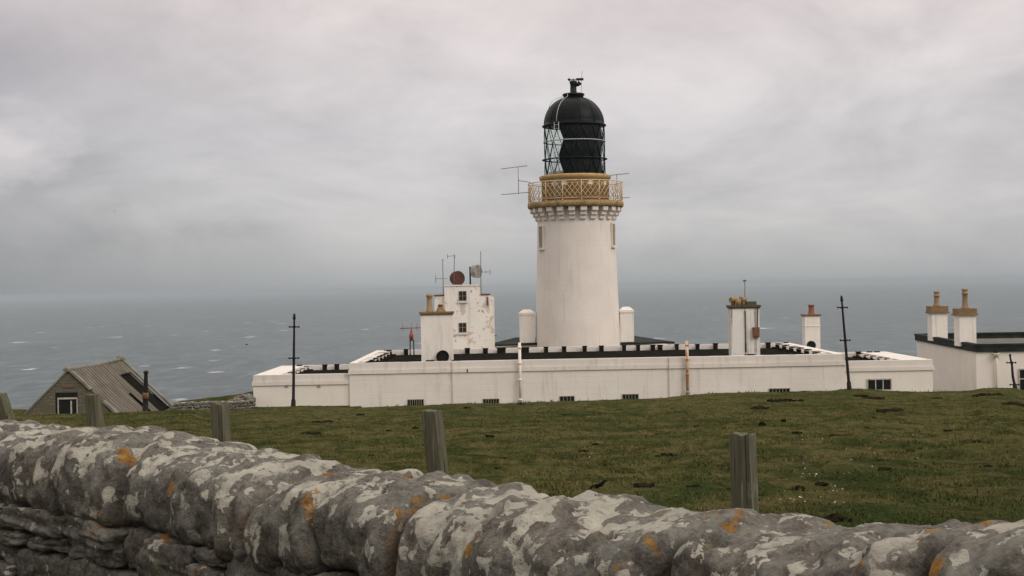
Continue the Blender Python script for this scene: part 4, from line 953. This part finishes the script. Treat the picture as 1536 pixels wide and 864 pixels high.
def gable_mat():
    t = NT('rubble_gable'); P = t.co.outputs['Object']
    br = t.new('ShaderNodeTexBrick'); br.inputs['Scale'].default_value = 1; br.inputs['Brick Width'].default_value = .34; br.inputs['Row Height'].default_value = .135; br.inputs['Mortar Size'].default_value = .018
    sp = t.new('ShaderNodeSeparateXYZ'); cb = t.new('ShaderNodeCombineXYZ'); wn_ = t.new('ShaderNodeTexNoise'); wn_.inputs['Scale'].default_value = 2.2
    vm = t.new('ShaderNodeVectorMath', operation='MULTIPLY_ADD'); t.l(P, wn_.inputs[0]); t.l(wn_.outputs['Color'], vm.inputs[0]); vm.inputs[1].default_value = (.30, .30, .30); t.l(P, vm.inputs[2])
    t.l(vm.outputs[0], sp.inputs[0]); t.l(t.math('ADD', sp.outputs[0], sp.outputs[1]), cb.inputs[0]); t.l(sp.outputs[2], cb.inputs[1]); t.l(cb.outputs[0], br.inputs['Vector'])
    br.inputs['Color1'].default_value = (.115, .10, .07, 1); br.inputs['Color2'].default_value = (.165, .14, .10, 1); br.inputs['Mortar'].default_value = (.10, .088, .062, 1)
    col = t.mix(t.ramp(t.noise(3., 6, .7), [(.42, 0.), (.66, .7)]), br.outputs['Color'], (.10, .10, .065))
    return t.out(col, .95, t.bump(t.math('ADD', t.math('SUBTRACT', 1., br.outputs['Fac']), t.noise(9., 5, .6)), .7, .04), Specular_IOR_Level=.2)
M['gable'] = gable_mat()
RX0, RY0, RY1, RZ0 = -19.45, 62.0, 70.6, -3.27
sh = thing('stone_shed', 'small ruined stone shed with holed corrugated roof, half sunk behind the grass', 'shed', (RX0, 66, -6.8))
HW, DZ = 2.45, 2.36; zE = RZ0-DZ
def gable(y, th_, name, dr=0.):
    b = MB(); hw2, z0 = HW-.05, -9
    P = [(-hw2, z0), (hw2, z0), (hw2, zE-.02-dr), (0, RZ0-.05-dr), (-hw2, zE-.02-dr)]
    vs = [(RX0+x, y, z) for x, z in P]+[(RX0+x, y+th_, z) for x, z in P]
    b.add(vs, [(4, 3, 2, 1, 0), (5, 6, 7, 8, 9), (0, 1, 6, 5), (1, 2, 7, 6), (2, 3, 8, 7), (3, 4, 9, 8), (4, 0, 5, 9)]); return b.build(name, M['gable'], sh)
gb = gable(RY0, .45, 'gable_wall'); gable(RY1-.45, .45, 'gable_wall', .10)
b = MB(); b.box(RX0-HW+.06, RX0-HW+.45, RY0+.452, RY1-.452, -9, zE-.1); b.box(RX0+HW-.45, RX0+HW-.06, RY0+.452, RY1-.452, -9, zE-.1); b.build('side_wall', M['gable'], sh)
def sheet(y0, y1, f0, f1, side, lift=0.):
    """one corrugated strip of the roof between ridge fraction f0 and eave fraction f1"""
    b = MB(); n = max(4, int((y1-y0)/.05)); m = 8; vs = []
    for i in range(n+1):
        y = y0+(y1-y0)*i/n; cz = .03*math.sin(2*math.pi*y/.43)
        for j in range(m+1):
            f = f0+(f1-f0)*j/m; sag = -.05*math.sin(math.pi*min(f, 1))*(1+.6*mn.noise(Vector((y*.5, f*2, 0))))
            vs.append((RX0+side*HW*f, y, RZ0-DZ*f+cz+sag+lift+.03))
    o0 = len(vs); vs += [(x, y, z-.015) for x, y, z in vs]
    q = lambda i, j: i*(m+1)+j
    fs = [(q(i, j), q(i+1, j), q(i+1, j+1), q(i, j+1)) for i in range(n) for j in range(m)]+[(o0+q(i, j), o0+q(i, j+1), o0+q(i+1, j+1), o0+q(i+1, j)) for i in range(n) for j in range(m)]
    b.add(vs, fs, True); return b.build('roof_sheet', M['sheet'], sh)
k = RY0+.12
while k < RY0+4.2:
    w = .82; sheet(k, k+w+.05, .03, .36, 1, .02); sheet(k+random.uniform(-.02, .02), k+w+.05, .355, 1.04, 1, random.uniform(-.005, .012)); k += w
sheet(k+.03, k+.60, .03, .58, 1, .0)                  # broken sheets leave dark gaps towards the far gable
sheet(k+.58, k+1.75, .03, 1.05, 1, .01)
sheet(k+1.73, RY1-.25, .03, .24, 1, -.01)
sheet(RY0+.12, RY1-.1, .03, 1.04, -1, 0)
b = MB(); q_ = [(RX0+.1, RY0+.46, RZ0-.27), (RX0+HW-.1, RY0+.46, zE-.06), (RX0+HW-.1, RY1-.02, zE-.06), (RX0+.1, RY1-.02, RZ0-.27)]
b.add(q_+[(x, y, z-.03) for x, y, z in q_], [(0, 1, 2, 3), (7, 6, 5, 4), (0, 4, 5, 1), (1, 5, 6, 2), (2, 6, 7, 3), (3, 7, 4, 0)]); M['hole_shade'] = paint('hole_shade_black', (.010, .009, .008), (.018, .016, .013), 1., 3., spec=0.); b.build('hole_shade_sheet', M['hole_shade'], sh)  # added dark sheet under the roof holes, painted black for the shade inside
b = MB()
for j in range(5):
    y = RY0+.8+j*1.0
    for sg in (-1, 1): b.tube([(RX0, y, RZ0-.14), (RX0+sg*HW, y, zE-.14)], .04, 6)
b.build('rafter', M['core'], sh)
M['verge'] = paint('mossy_skew_stone', (.20, .185, .14), (.11, .105, .07), .95, 2.5, bump=.6)
for y, fs_ in ((RY0-.08, ((0, .40), (.62, .85))), (RY1-.30, ((0, .30), (.30, .62), (.62, 1.02)))):
    for f0, f1 in fs_:
        for sg in ((1,) if y > RY0 else (1,)):
            b = MB(); p0, p1_ = Vector((RX0+sg*HW*f0, y, RZ0-DZ*f0+.06)), Vector((RX0+sg*HW*f1, y, RZ0-DZ*f1+.06))
            up = Vector((sg*.69, 0, .72))*.07; d_ = Vector((0, .36, 0)); b.add([p0-up*.4, p1_-up*.4, p1_+up, p0+up, p0-up*.4+d_, p1_-up*.4+d_, p1_+up+d_, p0+up+d_], [(0, 1, 2, 3), (7, 6, 5, 4), (3, 2, 6, 7), (0, 4, 5, 1), (1, 5, 6, 2), (0, 3, 7, 4)])
            b.build('skew_stone', M['verge'], sh)
b = MB(); p0, p1_ = Vector((RX0, RY0-.05, RZ0-.06)), Vector((RX0-HW*1.03, RY0-.05, zE-.14)); up = Vector((-.69, 0, .72))*.05; d_ = Vector((0, .3, 0))
b.add([p0-up*.2, p1_-up*.2, p1_+up, p0+up, p0-up*.2+d_, p1_-up*.2+d_, p1_+up+d_, p0+up+d_], [(3, 2, 1, 0), (4, 5, 6, 7), (7, 6, 2, 3), (1, 5, 4, 0), (2, 6, 5, 1), (4, 7, 3, 0)]); b.build('skew_stone', M['verge'], sh)
b = MB(); b.tube([(RX0, RY0-.1, RZ0+.02), (RX0, (RY0+RY1)/2, RZ0-.03), (RX0, RY1+.1, RZ0+.04)], .09, 8); b.lump((RX0, RY1-.1, RZ0+.08), .4, .4, .3, 4, 6, .3); b.lump((RX0, RY0+.1, RZ0+.03), .4, .4, .2, 6, 6, .3); b.build('ridge', M['verge'], sh)
a, c = at(87, 589, RY0-.02), at(116, 622, RY0-.02)
b = MB(); b.box(a.x-.12, c.x+.02, RY0-.012, RY0+.03, c.z-.2, a.z); w = b.build('window', M['pane'], sh)
b = MB(); b.box(a.x-.02, c.x-.0, RY0-.06, RY0-.014, at(88, 599, RY0).z, at(88, 596.5, RY0).z); b.box(a.x-.02, a.x+.025, RY0-.05, RY0-.014, c.z-.2, at(88, 599, RY0).z-.002); q = at(107, 600, RY0); b.box(q.x-.03, q.x+.03, RY0-.05, RY0-.014, c.z-.2, q.z-.03); b.box(c.x-.015, c.x+.02, RY0-.05, RY0-.014, c.z-.2, a.z-.25); b.build('frame', M['frame'], w)
b = MB(); q = at(102, 578, RY0); b.box(q.x-.26, q.x+.26, RY0-.03, RY0-.003, q.z-.09, q.z+.06); M['redstone'] = paint('reddish_stone', (.15, .095, .06), (.11, .085, .06), .95, 6.); b.build('lintel_stone', M['redstone'], sh)

# ------------------------------------------------------------------ low field wall beyond the shed
fw = MB(); rng = random.Random(4)
A, B = at(250, 606, 72.5), at(380, 606, 80.0)
nst = 60
for row in range(6):
    for i in range(nst):
        f = (i+.5+.4*(row % 2))/nst; p = A+(B-A)*f; zt2 = (at(257, 602.5, 73).z if f < .5 else 0)
        top = np.interp(f, [0, .15, .4, .7, .85, 1.0], [at(250, 606, 72.5).z, at(265, 604, 73.6).z, at(300, 603, 75.5).z, at(340, 602.5, 77.7).z, at(360, 601.5, 79).z, at(380, 600, 80).z])
        h = .16; c = Vector((p.x, p.y+rng.uniform(-.05, .05), top-h*(row+.5)+rng.uniform(-.02, .03)))
        fw.lump(c, rng.uniform(.16, .34), .35, h*rng.uniform(.9, 1.3), rng.random()*99, 4, .3, p=3.5)
for i in range(34):      # tumbled stones against the building
    p = at(rng.uniform(345, 377), 600, 82+rng.uniform(0, 4)); g = ground_z(p.x, p.y); 
    zz = at(p.x/p.y*F+768, np.interp(p.x/p.y*F+768, [340, 378], [603, 590])+rng.uniform(0, 12), p.y).z
    fw.lump((p.x, p.y, zz), .5, .5, .35, rng.random()*99, 5, .35, p=3)
o = fw.build('field_wall', M['rubble']); tag(o, 'low broken rubble wall running from the shed to the long building', 'stone wall')

# ------------------------------------------------------------------ sky, sun, haze
w = bpy.data.worlds.new('World'); sc.world = w; w.use_nodes = True
nt = w.node_tree; nt.nodes.clear()
class WT(NT):
    def __init__(s): s.t = nt; s.n = nt.nodes; s.co = s.n.new('ShaderNodeTexCoord')
t = WT(); D = t.co.outputs['Generated']
sky = t.new('ShaderNodeTexSky'); sky.sky_type = 'NISHITA'; sky.sun_disc = False; sky.sun_elevation = R(38); sky.sun_rotation = R(128)
sx = t.new('ShaderNodeSeparateXYZ'); t.l(D, sx.inputs[0]); x_, y_, z_ = sx.outputs
zc = t.math('MAXIMUM', z_, 0.)
grad = t.ramp(zc, [(0., (.365, .385, .395)), (.018, (.445, .444, .450)), (.05, (.545, .530, .532)), (.11, (.630, .600, .604)), (.19, (.685, .615, .605)), (.45, (1.0, .94, .90)), (1., (1.50, 1.43, 1.37))])
inv = t.math('DIVIDE', 1., t.math('ADD', zc, .20))
vs_ = t.new('ShaderNodeVectorMath', operation='SCALE'); t.l(D, vs_.inputs[0]); t.l(inv, vs_.inputs['Scale'])
c1 = t.noise(1.05, 8, .60, .5, t.mapv((1.15, 1, 1), src=vs_.outputs[0], loc=(2.3, .4, 0)))
c2 = t.noise(7.5, 6, .6, .6, t.mapv((1, 1, 1.9), src=D, loc=(7.1, 3.2, 1)))
cl = t.math('ADD', t.math('MULTIPLY', c1, .60), t.math('MULTIPLY', c2, .40))
shade = t.ramp(cl, [(.38, (.78, .785, .80)), (.46, (.92, .922, .93)), (.53, (1.03, 1.03, 1.03)), (.61, (1.15, 1.145, 1.14))])
amp = t.ramp(zc, [(.005, .2), (.045, .9), (.12, 1.)])
col = t.mix(amp, grad, t.mix(1., grad, shade, 'MULTIPLY'))
# darker bank of cloud low on the left, with a bright break in it
ux = t.math('DIVIDE', x_, t.math('MAXIMUM', y_, .05))
left = t.math('MULTIPLY', t.ramp(t.math('ADD', t.math('MULTIPLY', ux, -1.), 0), [(.10, 0.), (.36, 1.)]), t.ramp(zc, [(.0, .75), (.16, 1.), (.24, .2)]))
col = t.mix(left, col, t.mix(1., col, (.62, .635, .665), 'MULTIPLY'))
du = t.math('DIVIDE', t.math('ADD', ux, .362), .062); dv = t.math('DIVIDE', t.math('SUBTRACT', zc, .100), .032)
rr_ = t.math('SQRT', t.math('ADD', t.math('MULTIPLY', du, du), t.math('MULTIPLY', dv, dv)))
wob = t.noise(9., 6, .6, .3, t.mapv((1, 1, 2.2), src=D))
blob = t.ramp(t.math('ADD', rr_, t.math('MULTIPLY', t.math('SUBTRACT', wob, .5), 2.2)), [(.35, 1.), (1.0, 0.)])
front = t.math('GREATER_THAN', y_, 0.)
col = t.mix(t.math('MULTIPLY', t.math('MULTIPLY', blob, front), .75), col, (.72, .665, .675))
x10 = t.new('ShaderNodeVectorMath', operation='SCALE'); t.l(col, x10.inputs[0]); x10.inputs['Scale'].default_value = 10.
full = t.mix(.94, sky.outputs[0], x10.outputs[0])
bg = t.new('ShaderNodeBackground'); bg.inputs['Strength'].default_value = .1; t.l(full, bg.inputs[0])
wo = t.new('ShaderNodeOutputWorld'); t.l(bg.outputs[0], wo.inputs[0])

sl = bpy.data.lights.new('sun', 'SUN'); sl.energy = 1.25; sl.angle = R(32); sl.color = (1., .95, .88)
so_ = bpy.data.objects.new('sun', sl); COL.objects.link(so_)
sd = Vector((math.sin(R(128))*math.cos(R(38)), math.cos(R(128))*math.cos(R(38)), math.sin(R(38))))
so_.rotation_euler = sd.to_track_quat('Z', 'Y').to_euler(); so_.location = sd*60

def haze():
    b = MB(); b.box(-46000, 46000, -60, 46000, -130, 18); m = bpy.data.materials.new('haze'); m.use_nodes = True; n = m.node_tree; n.nodes.clear()
    v = n.nodes.new('ShaderNodeVolumePrincipled'); v.inputs['Color'].default_value = (.53, .572, .602, 1); v.inputs['Density'].default_value = 7.5e-5
    ou = n.nodes.new('ShaderNodeOutputMaterial'); n.links.new(v.outputs[0], ou.inputs['Volume'])
    kind(b.build('haze', m), 'stuff')['label'] = 'thin grey sea haze over the water'
haze()

sc.view_settings.view_transform = 'Standard'; sc.view_settings.look = 'None'; sc.view_settings.exposure = .09; sc.view_settings.gamma = 1
sc.cycles.max_bounces = 6; sc.cycles.transparent_max_bounces = 16; sc.cycles.volume_bounces = 1
